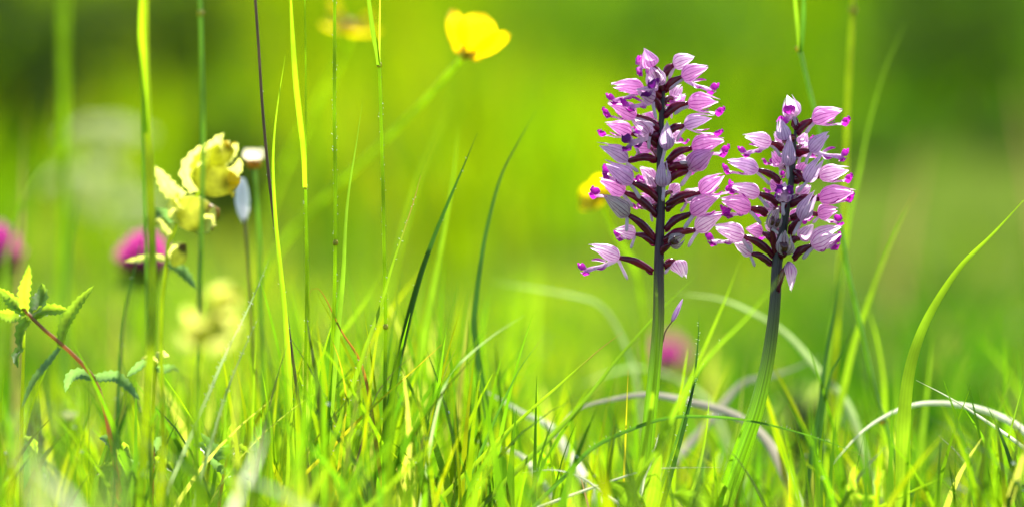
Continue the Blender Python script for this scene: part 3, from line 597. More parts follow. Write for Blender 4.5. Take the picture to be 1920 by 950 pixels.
# ------------------------------------------------------------------ orchids
Z1 = (1080, 70, 3.8); Z2 = (1080, 300, 3.8); Z3 = (1320, 160, 4.75); Z4 = (1320, 350, 4.32)
def unz(Z, p): return (Z[0]+p[0]/Z[2], Z[1]+p[1]/Z[2])
PX0 = PX()
def pt(p, dz=0): return P(p[0], p[1], FD + dz*PX0)
def hood_profile(t): return (1-math.exp(-5.5*t))*max(0, 1-t)**.80/.60
PINK = (.90, .60, .86); MAG = (.52, .02, .46); DMAG = (.16, .008, .22)
def make_flower(par, off, Z, root, base, tip, width, mat='hood', dors='up', depth=(0, 0), rootd=0, lip=None, spur='auto', lipcol=MAG, dry=False, seed=0, open_=.0, lipscale=1.):
    r = random.Random(seed*13+5)
    rt = pt(root, rootd); b = pt(unz(Z, base), depth[0]); e = pt(unz(Z, tip), depth[1])
    ax = e-b; L = ax.length; a = ax.normalized(); W = width/Z[2]*PX0*1.04
    if dors == 'up': u = Vector((a.x*.0, -.25, 1)) + Vector((r.uniform(-.2, .2), r.uniform(-.4, .3), 0))
    elif dors == 'cam': u = -FWD + Vector((r.uniform(-.25, .25), 0, .1))
    elif dors == 'back': u = FWD + Vector((r.uniform(-.2, .2), 0, .3))
    else: u = Vector(dors)
    u = (u - a*u.dot(a)).normalized(); v = a.cross(u).normalized()
    nT, nA = 15, 9
    def sepal(c, hr, rs, ls, flare, bend=0.):
        mb = MB(); ph = r.uniform(0, 6)
        for i in range(nT+1):
            t = i/nT; rr = W*.5*hood_profile(min(t, .985))*rs
            off_u = .07*L*math.sin(math.pi*t) + .05*L*t**3
            for j in range(nA+1):
                th = c + hr*(2*j/nA-1)*(1-.25*t)
                edge = abs(2*j/nA-1)
                dirv = u*math.cos(th) + v*math.sin(th)*.86
                q = b + a*(L*t*ls) + u*off_u*.6 + dirv*rr*(1+.04*math.sin(9*t+ph+j)*edge)
                q += (u*math.cos(c) + v*math.sin(c))*(flare*L*max(0, t-.6)**1.5*2.0 + open_*L*t*.25*(1 if c else .5))
                q += dirv*(W*.06*noise.noise(q*420+Vector((ph, 0, 0)))*min(1, t*4))
                mb.V.append(q); mb.U.append((j/nA, t)); mb.C.append((1, 1, 1))
        for i in range(nT):
            for j in range(nA):
                k = i*(nA+1)+j; mb.F.append((k, k+1, k+nA+2, k+nA+1))
        return mb
    hm = M['hood_dry' if dry else mat]
    fl = sepal(0, .92, 1.0, 1.0, r.uniform(0, .2)).build('flower', hm, par, off)
    for sgn in (1, -1):
        sepal(sgn*1.55, .86, 1.03, r.uniform(.86, 1.0), r.uniform(-.02, .22)).build('sepal', hm, fl, off)
    # ovary, arched from the axis to the foot of the hood
    arch = Vector((0, 0, 1))*((b-rt).length*.10) ; mid = rt.lerp(b, .5) + arch
    n = 12; C = catmull([rt, mid, b + a*L*.03], n); mb = MB()
    ro = 6.0*PX0*min(1.15, max(.7, W/(30*PX0)))
    mb.tube(C, [ro*(.62+.5*math.sin(math.pi*(i/(n-1))**.8)) for i in range(n)], 9, ribs=.14, twist=2.2); mb.build('ovary', M['spike_ovary'], fl, off)
    bm = MB(); bd = (b-rt).normalized()
    bm.ribbon(catmull([rt-Vector((0, 0, 2*PX0)), rt+bd*7*PX0-Vector((0, 0, 4.5*PX0)), rt+bd*15*PX0-Vector((0, 0, 4*PX0))], 6), [x*PX0 for x in (7, 8, 7, 5, 3, .5)], fold=.5); bm.build('bract', M['spike_ovary'], fl, off)
    # spur
    if spur is not None:
        if spur == 'auto': s0 = b + a*L*.08 - u*W*.22; s1 = s0 - u*L*.38 - a*L*.22; sm = s0.lerp(s1, .5) - a*L*.05
        else: s0 = pt(unz(Z, spur[0]), depth[0]-1) ; s1 = pt(unz(Z, spur[1]), depth[0]-4); s0 = s0.lerp(b + a*L*.08 - u*W*.15, .6); sm = s0.lerp(s1, .5) + Vector((r.uniform(-1, 1), 0, r.uniform(0, 1)))*2*PX0
        C = catmull([s0, sm, s1], 9); mb = MB(); rs = W*.105
        mb.tube(C, [rs*k for k in (1.1, .95, .88, .86, .88, .92, .95, .85, .4)], 8); mb.build('spur', M['spur'], fl, off)
    # lip: narrow body, two arms, two spreading feet
    if lip is not None:
        l0 = b + a*L*.12 - u*W*.2
        if lip == 'auto': l1 = l0 + a*L*.72 - u*W*.62
        else: l1 = pt(unz(Z, lip), depth[1]-4)
        ld = l1-l0; LL = ld.length; ld.normalize()
        up = (u - ld*u.dot(ld)).normalized(); side = ld.cross(up).normalized()
        mb = MB(); K = LL*lipscale
        C = catmull([l0, l0+ld*LL*.4-up*LL*.06, l0+ld*LL*.75, l1], 9); g = lambda t: tuple(PINK[i]*(1-t)+lipcol[i]*t for i in range(3))
        mb.ribbon(C, [W*x for x in (.42, .42, .38, .34, .32, .34, .38, .4, .36)], face=up, fold=-.18, cols=[g(t) for t in (0, 0, .05, .1, .2, .3, .45, .6, .75)])
        for sg in (-1, 1):
            s0 = l0+ld*LL*.3+side*sg*W*.1; s1 = s0+side*sg*W*.32+ld*LL*.18+up*W*.05; s2 = s1+ld*LL*.2+up*W*.16
            mb.ribbon(catmull([s0, s1, s2], 7), [W*x for x in (.18, .2, .22, .24, .23, .18, .04)], face=up, fold=.25, cols=[g(t) for t in (.2, .5, .8, .95, 1, 1, 1)])
            f0 = l1-ld*LL*.05+side*sg*W*.08; f1 = f0+side*sg*W*.22+ld*W*.14; f2 = f1+side*sg*W*.10+ld*W*.12+up*W*.24; f3 = f2 + up*W*.12 - ld*W*.06
            mb.ribbon(catmull([f0, f1, f2, f3], 9), [W*x for x in (.28, .36, .46, .54, .57, .55, .46, .3, .06)], face=up, fold=.3, cols=[g(t) for t in (.6, .8, .95, 1, 1, 1, 1, 1, 1)])
        mb.build('lip', M['lip'], fl, off, vc=True)
    if dry:
        mb = MB(); c = b + a*L*.4 - u*W*.12
        for k in range(4):
            p0 = c + v*W*r.uniform(-.25, .25); mb.tube(catmull([p0-a*L*.15, p0-u*W*.22, p0+a*L*.2+v*W*r.uniform(-.2, .2)], 6), [W*.10]*5+[W*.03], 6)
        mb.build('withered_lip', M['withered'], fl, off)
    return fl

def orchid(axis, widths, label, flowers, leaf_list, stem_cols, behind):
    C = to_ground([P(x, y, FD+dz) for x, y, dz in reversed(axis)]); n = 44; loc = C[0]
    t = thing('orchid', label, 'orchid', loc, 'orchids in flower')
    Cs = catmull(C, n); mb = MB(); 
    wz = lambda z: np.interp(z, [k[0] for k in widths], [k[1] for k in widths])
    R = []
    for p in Cs:
        row = 475 - ((p-CAM).dot(UPV))/((p-CAM).dot(FWD))*1920/(FW/FD)
        R.append(wz(row)*PX0/2)
    mb.tube(Cs, R, 14, ribs=.05); mb.build('stem', stem_mat('orchid_stem', *stem_cols), t, loc)
    def axis_at(row):
        best = min(axis, key=lambda k: abs(k[1]-row)); return best
    for i, f in enumerate(flowers):
        f = dict(f); Z = f.pop('Z'); rt = unz(Z, f.pop('root'))
        make_flower(t, loc, Z, rt, seed=i+len(axis)*31, **f)
    r = random.Random(len(flowers))
    for k in range(9):          # flowers on the far side of the spike, glimpsed between the near ones
        top, bot = axis[0][1]+30, behind[1]; row = top + (bot-top)*(k+.4)/9
        ax_x = float(np.interp(row, [q[1] for q in axis], [q[0] for q in axis])); sg = 1 if k % 2 else -1
        I = (0, 0, 1.); bx = ax_x + sg*r.uniform(10, 24); tx = bx + sg*r.uniform(14, 34)
        make_flower(t, loc, I, (ax_x, row+14), (bx, row+r.uniform(-6, 6)), (tx, row-r.uniform(4, 26)), r.uniform(24, 30), mat=r.choice(('hood', 'hood_pale')), depth=(40, 62), lip='auto', spur='auto', seed=200+k)
    for q, lw, d0, d1 in leaf_list:
        k = len(q); D = catmull([P(a, b, d0+(d1-d0)*i/(k-1)) for i, (a, b) in enumerate(q)], 20)
        m3 = MB(); m3.ribbon(D, [lw*PX0*x for x in [math.sin(math.pi*min(1, .22+.78*i/19))**.7+.02 for i in range(20)]], fold=.35, twist=(.2, .2), across=(-1, -.5, 0, .5, 1)); m3.build('leaf', M['mid'], t, loc)
    return t
def fl(Z, root, base, tip, width, **k): return dict(Z=Z, root=root, base=base, tip=tip, width=width, **k)
A = 'auto'
O1 = [
 fl(Z1, (632,690), (645,805), (640,585), 118, dors='cam', mat='hood_lav', depth=(-34, -52), spur=((630,815), (605,915))),
 fl(Z1, (622,330), (548,215), (480,78), 138, mat='hood', dors='cam', depth=(-4, -10), spur=None, lip=(450,205), lipscale=.6),
 fl(Z1, (628,270), (688,200), (850,145), 118, depth=(8, 8), mat='hood_pale', spur=((690,215), (660,300))),
 fl(Z1, (632,380), (748,285), (945,215), 122, depth=(-6, -6), lip=(965,380), spur=((745,300), (665,375))),
 fl(Z1, (615,380), (590,345), (540,235), 140, dors='back', depth=(-16, -44), mat='hood_pale', lip=(545,375), lipcol=DMAG, open_=.6, spur=None),
 fl(Z1, (612,430), (488,365), (250,350), 118, depth=(-10, -12), lip=(265,455), spur=((480,380), (335,445))),
 fl(Z1, (622,460), (690,440), (755,340), 100, mat='hood_pale', depth=(30, 40), lip=(690,500), spur=None),
 fl(Z1, (598,520), (560,440), (415,385), 130, depth=(-24, -40), mat='hood_pale', dors=(-.3, -.5, .8), lip=(370,500), lipcol=MAG, spur=((560,480), (570,585))),
 fl(Z1, (628,560), (792,470), (1032,468), 138, depth=(-4, -4), lip=(1010,545), spur=((790,490), (700,550))),
 fl(Z1, (600,660), (435,565), (215,480), 132, depth=(-14, -16), lip=(225,560), spur=((430,560), (560,630))),
 fl(Z1, (640,690), (764,632), (992,580), 122, depth=(6, 0), lip=(1005,695), spur=((760,650), (718,745)), mat='hood_lav'),
 fl(Z1, (590,720), (530,700), (400,600), 130, dors='back', depth=(-22, -46), mat='hood_pale', lip=(380,760), lipcol=DMAG, open_=.5, spur=((520,720), (522,800))),
 fl(Z1, (584,770), (400,690), (200,620), 120, depth=(10, 8), lip=(190,700), lipscale=1.2, spur=((395,720), (455,850))),
 fl(Z1, (575,870), (375,885), (138,768), 122, depth=(-10, -14), mat='hood_lav', spur=((380,900), (445,960))),
 fl(Z1, (645,885), (818,790), (1060,740), 140, depth=(4, 0), lip=(1045,830), lipscale=1.2, spur=None),
 fl(Z1, (660,930), (815,925), (985,810), 150, depth=(-16, -20), mat='hood', spur=((820,850), (740,890))),
 fl(Z2, (595,290), (408,165), (190,25), 138, depth=(-14, -16), mat='hood_lav', lip=(215,110), spur=((410,180), (455,275))),
 fl(Z2, (580,395), (352,235), (160,140), 140, depth=(4, 4), mat='hood', lip=A, spur=((360,260), (405,335))),
 fl(Z2, (566,570), (382,400), (180,252), 126, depth=(-12, -14), mat='hood_dry', spur=((380,420), (360,510))),
 fl(Z2, (562,595), (430,528), (275,500), 105, depth=(14, 14), mat='hood_pale', lip=(310,555), spur=((425,550), (390,630))),
 fl(Z2, (548,795), (316,700), (85,610), 116, depth=(0, 0), mat='hood_pale', lip=(60,790), spur=((320,730), (368,850))),
 fl(Z2, (610,80), (622,195), (620,-5), 122, dors='cam', depth=(-36, -54), mat='hood_lav', spur=((625,205), (617,295))),
 fl(Z2, (590,240), (555,210), (490,100), 100, mat='hood_pale', depth=(26, 34), lip=A, spur=None),
 fl(Z2, (590,330), (545,340), (480,270), 100, mat='hood_pale', depth=(26, 34), lip=A, spur=((550,350), (545,440))),
 fl(Z2, (640,160), (798,78), (965,-60), 150, depth=(-10, -12), mat='hood_pale', spur=((800,90), (745,188))),
 fl(Z2, (640,320), (880,240), (1062,115), 138, depth=(2, 2), mat='hood', spur=((885,255), (790,290)), lip=A),
 fl(Z2, (640,350), (770,290), (900,215), 110, depth=(22, 26), mat='hood_pale', spur=((780,310), (745,370))),
 fl(Z2, (632,495), (812,385), (1035,262), 148, depth=(-8, -10), mat='hood', lip=A, spur=((825,400), (770,490))),
 fl(Z2, (610,580), (845,500), (1065,385), 130, depth=(-4, -4), mat='hood_pale', spur=((850,520), (800,620))),
 fl(Z2, (595,675), (668,600), (770,545), 110, dry=True, dors='back', depth=(-20, -38), open_=.4, spur=None),
 fl(Z2, (630,760), (705,715), (775,850), 120, depth=(4, -4), mat='hood_pale', dors=(.8, -.5, .3), spur=((690,740), (632,810)), lip=None),
]
O2 = [
 fl(Z3, (825,400), (800,290), (740,95), 176, dors='back', depth=(0, -14), mat='hood_pale', lip=(755,275), lipcol=MAG, open_=.25, spur=((800,290), (828,375)), lipscale=.7),
 fl(Z3, (800,470), (722,492), (675,285), 146, dors='cam', depth=(-24, -36), mat='hood_lav', spur=None),
 fl(Z3, (790,590), (745,722), (762,440), 142, dors='cam', depth=(-40, -58), mat='hood_lav', spur=((740,735), (745,835))),
 fl(Z3, (828,430), (955,310), (1242,240), 170, depth=(0, 0), mat='hood', lip=(1250,345), spur=((970,350), (905,430))),
 fl(Z3, (700,565), (605,515), (338,458), 140, depth=(-6, -8), mat='hood_pale', lip=(365,610), spur=((620,540), (680,640))),
 fl(Z3, (825,610), (940,590), (1125,425), 140, depth=(-18, -26), mat='hood_lav', lip=(1240,640), lipcol=MAG, spur=((940,600), (905,705)), dors=(-.6, -.4, .7)),
 fl(Z3, (820,580), (860,540), (925,425), 110, mat='hood_pale', depth=(26, 30), lip=A, spur=None),
 fl(Z3, (800,760), (905,865), (1075,620), 140, depth=(-34, -40), mat='hood_lav', dors=(-.6, -.7, .4), spur=((890,870), (830,955))),
 fl(Z3, (800,850), (1018,815), (1300,765), 160, depth=(8, 8), mat='hood_pale', lip=(1275,850), spur=None),
 fl(Z3, (680,855), (492,760), (198,680), 140, depth=(-4, -6), mat='hood_lav', lip=(205,770), spur=((500,790), (590,890))),
 fl(Z4, (600,140), (455,60), (205,5), 135, depth=(-10, -12), mat='hood_pale', lip=(225,25), spur=((460,80), (525,170))),
 fl(Z4, (645,170), (640,130), (655,-30), 140, dors='back', depth=(-36, -52), mat='hood_lav', lip=(650,50), lipcol=DMAG, open_=.3, spur=((645,140), (648,235)), lipscale=1.3),
 fl(Z3, (770,740), (740,700), (665,745), 90, mat='hood_pale', depth=(26, 30), lip=A, spur=None),
 fl(Z4, (510,220), (385,180), (118,110), 152, depth=(-8, -10), mat='hood', lip=(195,225), spur=((390,200), (462,305))),
 fl(Z4, (570,565), (330,405), (58,330), 152, depth=(-4, -8), mat='hood_pale', lip=(62,445), spur=((330,430), (390,535))),
 fl(Z4, (548,620), (390,545), (240,460), 124, depth=(6, 6), mat='hood_pale', spur=((385,560), (412,645))),
 fl(Z4, (560,440), (480,375), (335,345), 120, depth=(20, 24), mat='hood', lip=A, spur=None),
 fl(Z4, (580,560), (545,345), (605,175), 120, dry=True, dors='back', depth=(-36, -52), open_=.5, spur=((545,345), (600,385))),
 fl(Z4, (620,560), (655,555), (665,365), 150, dry=True, dors='back', depth=(-40, -56), open_=.3, spur=None),
 fl(Z4, (690,380), (778,275), (915,35), 138, depth=(-30, -36), mat='hood_lav', dors=(-.6, -.7, .4), spur=((760,290), (722,395))),
 fl(Z4, (690,145), (925,100), (1235,55), 165, depth=(4, 2), mat='hood', lip=(1170,110), spur=None),
 fl(Z4, (700,250), (915,225), (1090,190), 130, depth=(10, 10), mat='hood', lip=A, spur=((920,250), (880,295))),
 fl(Z4, (700,430), (770,430), (880,300), 120, depth=(14, 18), mat='hood_pale', lip=A, spur=None, dors=(.6, -.4, -.3)),
 fl(Z4, (720,580), (862,478), (1135,345), 178, depth=(-8, -12), mat='hood_pale', lip=(1060,470), spur=((860,490), (800,585)), open_=.35),
 fl(Z4, (592,845), (688,600), (690,850), 104, depth=(-12, -2), mat='hood_pale', spur=None, dors=(.9, -.25, .1), rootd=-8),
 fl(Z4, (640,300), (600,470), (560,380), 90, depth=(18, 20), mat='hood', spur=None),
]
orchid([(1246,140,0), (1243,175,0), (1239,240,0), (1237,300,0), (1239,387,0), (1237,430,0), (1235,500,0), (1234,600,0), (1226,700,0), (1217,790,0), (1207,890,0)],
       [(130, 4), (200, 10), (300, 13), (400, 16), (500, 19), (600, 22), (760, 25), (900, 28)], 'tall lilac orchid spike on a purple-green stem, the taller of two', O1,
       [([(1203,985), (1185,940), (1165,915), (1120,905)], 44, FD, FD-.06), ([(1203,990), (1222,930), (1228,890), (1240,850)], 34, FD-.01, FD-.04)], ((.27, .40, .03), (.06, .042, .062), .05, .105), (0, 400))
orchid([(1493,230,0), (1490,260,0), (1484,335,0), (1474,392,0), (1468,430,0), (1459,480,0), (1456,500,0), (1453,560,0), (1447,620,0), (1436,690,0), (1416,770,0), (1388,850,0), (1355,940,0)],
       [(225, 4), (300, 10), (400, 14), (480, 20), (560, 21), (700, 26), (850, 34), (950, 40)], 'shorter leaning lilac orchid spike, its stem bent near the foot', O2,
       [([(1340,990), (1352,950), (1358,925), (1350,900)], 30, FD-.004, FD-.03), ([(1345,990), (1320,950), (1290,930), (1260,925)], 44, FD, FD-.06)], ((.28, .42, .03), (.055, .055, .06), .035, .10), (0, 440))

# ------------------------------------------------------------------ yellow rattle
def toothed(mb, C, W, n_teeth, fold=.35, twist=(0, 0), face=None):
    n = n_teeth*2+1; D = catmull(C, n); ws = []
    for i in range(n):
        t = i/(n-1); e = math.sin(math.pi*min(1, .18+.82*t))**.8
        ws.append(W*e*(1.0 if i % 2 == 0 else .70)+W*.02)
    mb.ribbon(D, ws, face=face, fold=fold, twist=twist)
def rattle(head, d, label, scale=1., leaves=(), stem=(), full=True, withered=True):
    """head: list of (calyx centre, radius px, corolla tip, dead?)"""
    C = to_ground([P(a, b, d) for a, b in reversed(stem)]); n = 24; loc = C[0]; C = catmull(C, n); px = PX(d)
    t = thing('yellow_rattle', label, 'wildflower', loc, 'yellow rattle plants')
    mb = MB(); mb.tube(C, [4.2*px*scale*(1-.25*i/(n-1)) for i in range(n)], 8); mb.build('stem', M['culm_pale'], t, loc)
    for k, (c, r, tip, dead) in enumerate(head):
        cc = P(c[0], c[1], d-.002*k); R = r*px
        ax = P(tip[0], tip[1], d-.002*k)-cc; ax.normalize(); mb = MB()
        nr, ns = 9, 12; u = ax.cross(FWD).normalized()
        for i in range(nr+1):
            s = i/nr; rr = R*math.sin(math.pi*(.04+.86*s))**.75
            for j in range(ns):
                q = 2*math.pi*j/ns; tooth = (R*.18 if (j % 3 == 0) else 0) if i == nr else 0
                mb.V.append(cc + ax*(R*1.25*(2*s-1)+tooth) + u*math.cos(q)*rr + FWD*math.sin(q)*rr*.5); mb.U.append((j/ns, s)); mb.C.append((1, 1, 1))
        for i in range(nr):
            for j in range(ns): mb.F.append((i*ns+j, i*ns+(j+1) % ns, (i+1)*ns+(j+1) % ns, (i+1)*ns+j))
        cal = mb.build('calyx', M['calyx'], t, loc)
        e = P(tip[0], tip[1], d-.002*k); m2 = MB(); mid = (cc+ax*R)*.5 + e*.5 + UPV*R*.18
        m2.tube(catmull([cc+ax*R*.5, mid, e, e-UPV*R*.3+ax*R*.05], 10), [R*x for x in (.35, .4, .46, .52, .56, .56, .5, .42, .3, .1)], 9, squash=.7)
        low = catmull([cc+ax*R*.9-UPV*R*.3, e-UPV*R*.45, e-UPV*R*.75+ax*R*.1], 6); m2.ribbon(low, [R*x for x in (.3, .42, .5, .5, .4, .1)], face=UPV, fold=-.3)
        m2.build('corolla', M['corolla_dead' if dead else 'corolla'], cal, loc)
    for q, lw, teeth, mt in leaves:
        m3 = MB(); D = [P(a, b, d-.003*i) for i, (a, b) in enumerate(q)]; toothed(m3, D, lw*px, teeth, twist=(rnd.uniform(-.6, .6), rnd.uniform(-.6, .6))); m3.build('leaf', M[mt], t, loc)
    return t
rattle([((360,400), 34, (396,406), True), ((398,335), 34, (434,345), False), ((412,290), 22, (432,275), False), ((334,482), 16, (346,462), True)], F0-.05,
       'yellow rattle in flower with toothed pale bracts, head bent right',
       stem=[(408,300), (372,362), (338,412), (318,450), (312,500), (304,560), (302,640), (304,740)],
       leaves=[([(345,370), (322,360), (305,335), (291,312)], 36, 6, 'bract'), ([(320,420), (302,400), (284,412), (268,430)], 26, 7, 'herb_dark'), ([(318,440), (300,415), (285,425), (280,440)], 20, 5, 'bract'),
               ([(365,360), (352,320), (372,285), (388,268)], 34, 6, 'bract'), ([(400,330), (398,295), (408,270), (420,250)], 42, 6, 'bract'), ([(385,350), (375,320), (380,295), (396,275)], 44, 6, 'bract'), ([(350,410), (330,400), (325,380), (335,360)], 34, 5, 'bract'), ([(360,425), (385,425), (400,400), (402,385)], 30, 5, 'bract'), ([(415,310), (430,295), (442,278), (446,268)], 28, 5, 'bract'), ([(420,330), (438,322), (447,310), (449,296)], 26, 5, 'bract'),
               ([(314,490), (290,482), (260,486), (232,490)], 18, 6, 'bract'), ([(314,492), (335,502), (352,520), (368,542)], 24, 6, 'herb_dark'), ([(318,485), (330,462), (348,455)], 22, 4, 'bract')])
rattle([((395,605), 22, (430,596), False), ((412,565), 20, (442,556), False), ((375,632), 18, (352,622), False)], F0-.24,
       'blurred yellow rattle head in front of the hairy grey blades',
       stem=[(410,570), (385,630), (372,700), (368,800), (366,900)],
       leaves=[([(385,620), (360,600), (350,575)], 30, 5, 'bract'), ([(405,570), (410,550), (432,535)], 34, 5, 'bract'), ([(400,620), (430,620), (448,600)], 30, 5, 'bract'), ([(370,700), (340,690), (310,705)], 22, 6, 'herb'), ([(395,600), (420,585), (445,560)], 40, 5, 'bract'), ([(380,640), (395,600), (400,560)], 44, 5, 'bract'), ([(390,650), (420,640), (440,620)], 36, 5, 'bract'), ([(375,640), (350,640), (335,625)], 32, 5, 'bract')])

# leafy herbs with toothed leaves in pairs
def herb(stem, d, label, leaves, rad=5, mat='herb_stem', group='leafy herbs low in the grass'):
    C = to_ground([P(a, b, d) for a, b in reversed(stem)]); n = 20; loc = C[0]; C = catmull(C, n); px = PX(d)
    t = thing('herb', label, 'herb', loc, group)
    mb = MB(); mb.tube(C, [rad*px*(1.05-.4*i/(n-1)) for i in range(n)], 8); mb.build('stem', M[mat], t, loc)
    for q, lw, teeth, mt in leaves:
        m3 = MB(); sg = rnd.choice((-1, 1)); D = [P(a, b, d+sg*.004*i) for i, (a, b) in enumerate(q)]; toothed(m3, D, lw*px, teeth, twist=(rnd.uniform(-.5, .5), rnd.uniform(-.9, .9)), fold=.4); m3.build('leaf', M[mt], t, loc)
herb([(42,575), (72,608), (112,642), (145,672), (175,708), (195,760), (212,850)], F0-.02, 'red-brown bent branch with toothed leaves in pairs',
     [([(115,648), (122,610), (145,570), (176,535)], 26, 11, 'herb'), ([(112,652), (90,680), (62,715), (40,765)], 15, 11, 'herb_dark'), ([(178,710), (150,700), (130,708), (122,735)], 24, 8, 'herb_dark'), ([(178,708), (215,705), (238,722), (262,750)], 24, 10, 'herb_dark'),
      ([(48,585), (45,550), (50,520), (54,495)], 26, 8, 'herb'), ([(55,590), (72,570), (80,550), (78,530)], 36, 6, 'herb'), ([(60,598), (85,582), (110,580), (128,582)], 26, 7, 'herb'), ([(45,590), (28,570), (12,552), (-5,538)], 28, 8, 'herb'), ([(48,595), (30,590), (10,590), (-8,585)], 30, 8, 'herb'), ([(52,598), (40,615), (38,640), (42,660)], 24, 6, 'herb')])
herb([(45,620), (43,700), (40,800), (40,880)], F0+.01, 'upright pale stem left of the red-brown branch', [([(44,650), (30,665), (34,690)], 18, 4, 'herb'), ([(44,820), (62,828), (70,850)], 18, 4, 'herb')], 4.5, 'culm_pale')
herb([(292,670), (290,720), (286,800), (284,880)], F0-.03, 'small herb with leaf pairs under the yellow rattle', [([(292,692), (272,680), (250,695), (238,705)], 18, 6, 'herb_dark'), ([(292,692), (312,690), (326,690), (336,698)], 18, 6, 'herb_dark'), ([(292,680), (280,668), (264,672)], 18, 5, 'bract'), ([(292,680), (302,664), (318,668)], 18, 5, 'bract')], 4.5, 'culm_pale')
herb([(438,815), (428,850), (418,900), (410,950)], F0, 'small herb with crinkled toothed leaves beside the hairy blades', [([(438,838), (432,812), (440,785)], 22, 7, 'herb'), ([(436,835), (412,845), (388,825), (376,810)], 22, 8, 'herb_dark'), ([(434,850), (400,850), (380,835), (362,832)], 24, 8, 'herb_dark'), ([(438,850), (450,840), (468,850)], 20, 6, 'herb'), ([(425,890), (450,885), (478,905)], 20, 7, 'herb_dark'), ([(425,885), (405,870), (392,850)], 18, 6, 'herb_dark')], 4)
herb([(290,830), (287,880), (284,950)], F0-.01, 'crinkled seedling low beneath the yellow rattle', [([(288,845), (270,835), (262,850)], 20, 6, 'herb_dark'), ([(288,845), (300,822), (308,825)], 18, 5, 'herb_dark'), ([(288,860), (310,868), (325,885)], 20, 6, 'herb'), ([(288,870), (262,872), (245,860)], 20, 6, 'herb_dark')], 3.5)
herb([(215,830), (218,880), (220,950)], F0, 'crinkled seedling low under the bent branch', [([(215,840), (200,822), (186,820)], 18, 6, 'herb_dark'), ([(216,850), (235,835), (245,860)], 18, 6, 'herb'), ([(217,870), (195,875), (180,890)], 20, 6, 'herb')], 3.5)
herb([(1655,880), (1650,915), (1645,960)], F0-.05, 'small bright leaf pair right of the shorter orchid foot', [([(1650,935), (1600,930), (1600,890), (1605,870)], 20, 5, 'herb'), ([(1650,930), (1645,900), (1660,880)], 14, 4, 'herb')], 3, 'culm_pale')

# ------------------------------------------------------------------ clovers, buttercups and other flowers in the blur
def clover(px_, py_, d, r, label, stem_to):
    c = P(px_, py_, d); R = r*PX(d)
    C = to_ground([P(a, b, d) for a, b in reversed(stem_to)] + [c]); loc = C[0]
    t = thing('clover', label, 'wildflower', loc, 'red clovers')
    C = catmull(C, 14); mb = MB(); mb.tube(C, [.0011]*14, 7); mb.build('stem', M['culm'], t, loc)
    proto = None; q = random.Random(int(px_)+3)
    for k in range(70):
        z = 1-2*(k+.5)/70; a = k*2.39996; rr = math.sqrt(1-z*z); dv = Vector((rr*math.cos(a), rr*math.sin(a), z))
        if z < -.75: continue
        dirv = (dv + Vector((0, 0, .75))).normalized()
        s0 = c + Vector((dv.x*R*.5, dv.y*R*.5, dv.z*R*.6)); e = s0 + dirv*R*q.uniform(.6, .85)
        mb = MB(); mb.tube(catmull([s0, s0.lerp(e, .6), e], 5), [R*x for x in (.07, .09, .12, .13, .03)], 6, squash=.6)
        mb.build('floret', M['clover_dark' if z < -.3 else 'clover'], t, loc)
    mb = MB(); mb.ball(c-Vector((0, 0, R*.15)), R*.5); mb.build('core', M['clover_dark'], t, loc)
    for sg in (-1, 0, 1):
        m3 = MB(); b0 = c-UPV*R*.9; m3.ribbon(catmull([b0, b0+RT*sg*R*.6+UPV*R*.1-FWD*R*.3, b0+RT*sg*R*1.2-UPV*R*.2-FWD*R*.5*(1-abs(sg)*.5)], 9), [R*.55*math.sin(math.pi*min(1, .1+.9*i/8))+.0001 for i in range(9)]); m3.build('leaf', M['clover_leaf'], t, loc)
clover(268, 492, F0+.30, 46, 'blurred pink clover behind the thick yellow-green culm', [(262,560), (258,680), (262,800)])
clover(-12, 482, F0+.3, 50, 'pink clover cut by the frame beyond the red-brown branch', [(-4,560), (0,700)])
clover(1252, 680, F0+.65, 38, 'faint pink clover behind the taller orchid stem', [(1252,740), (1256,820)])
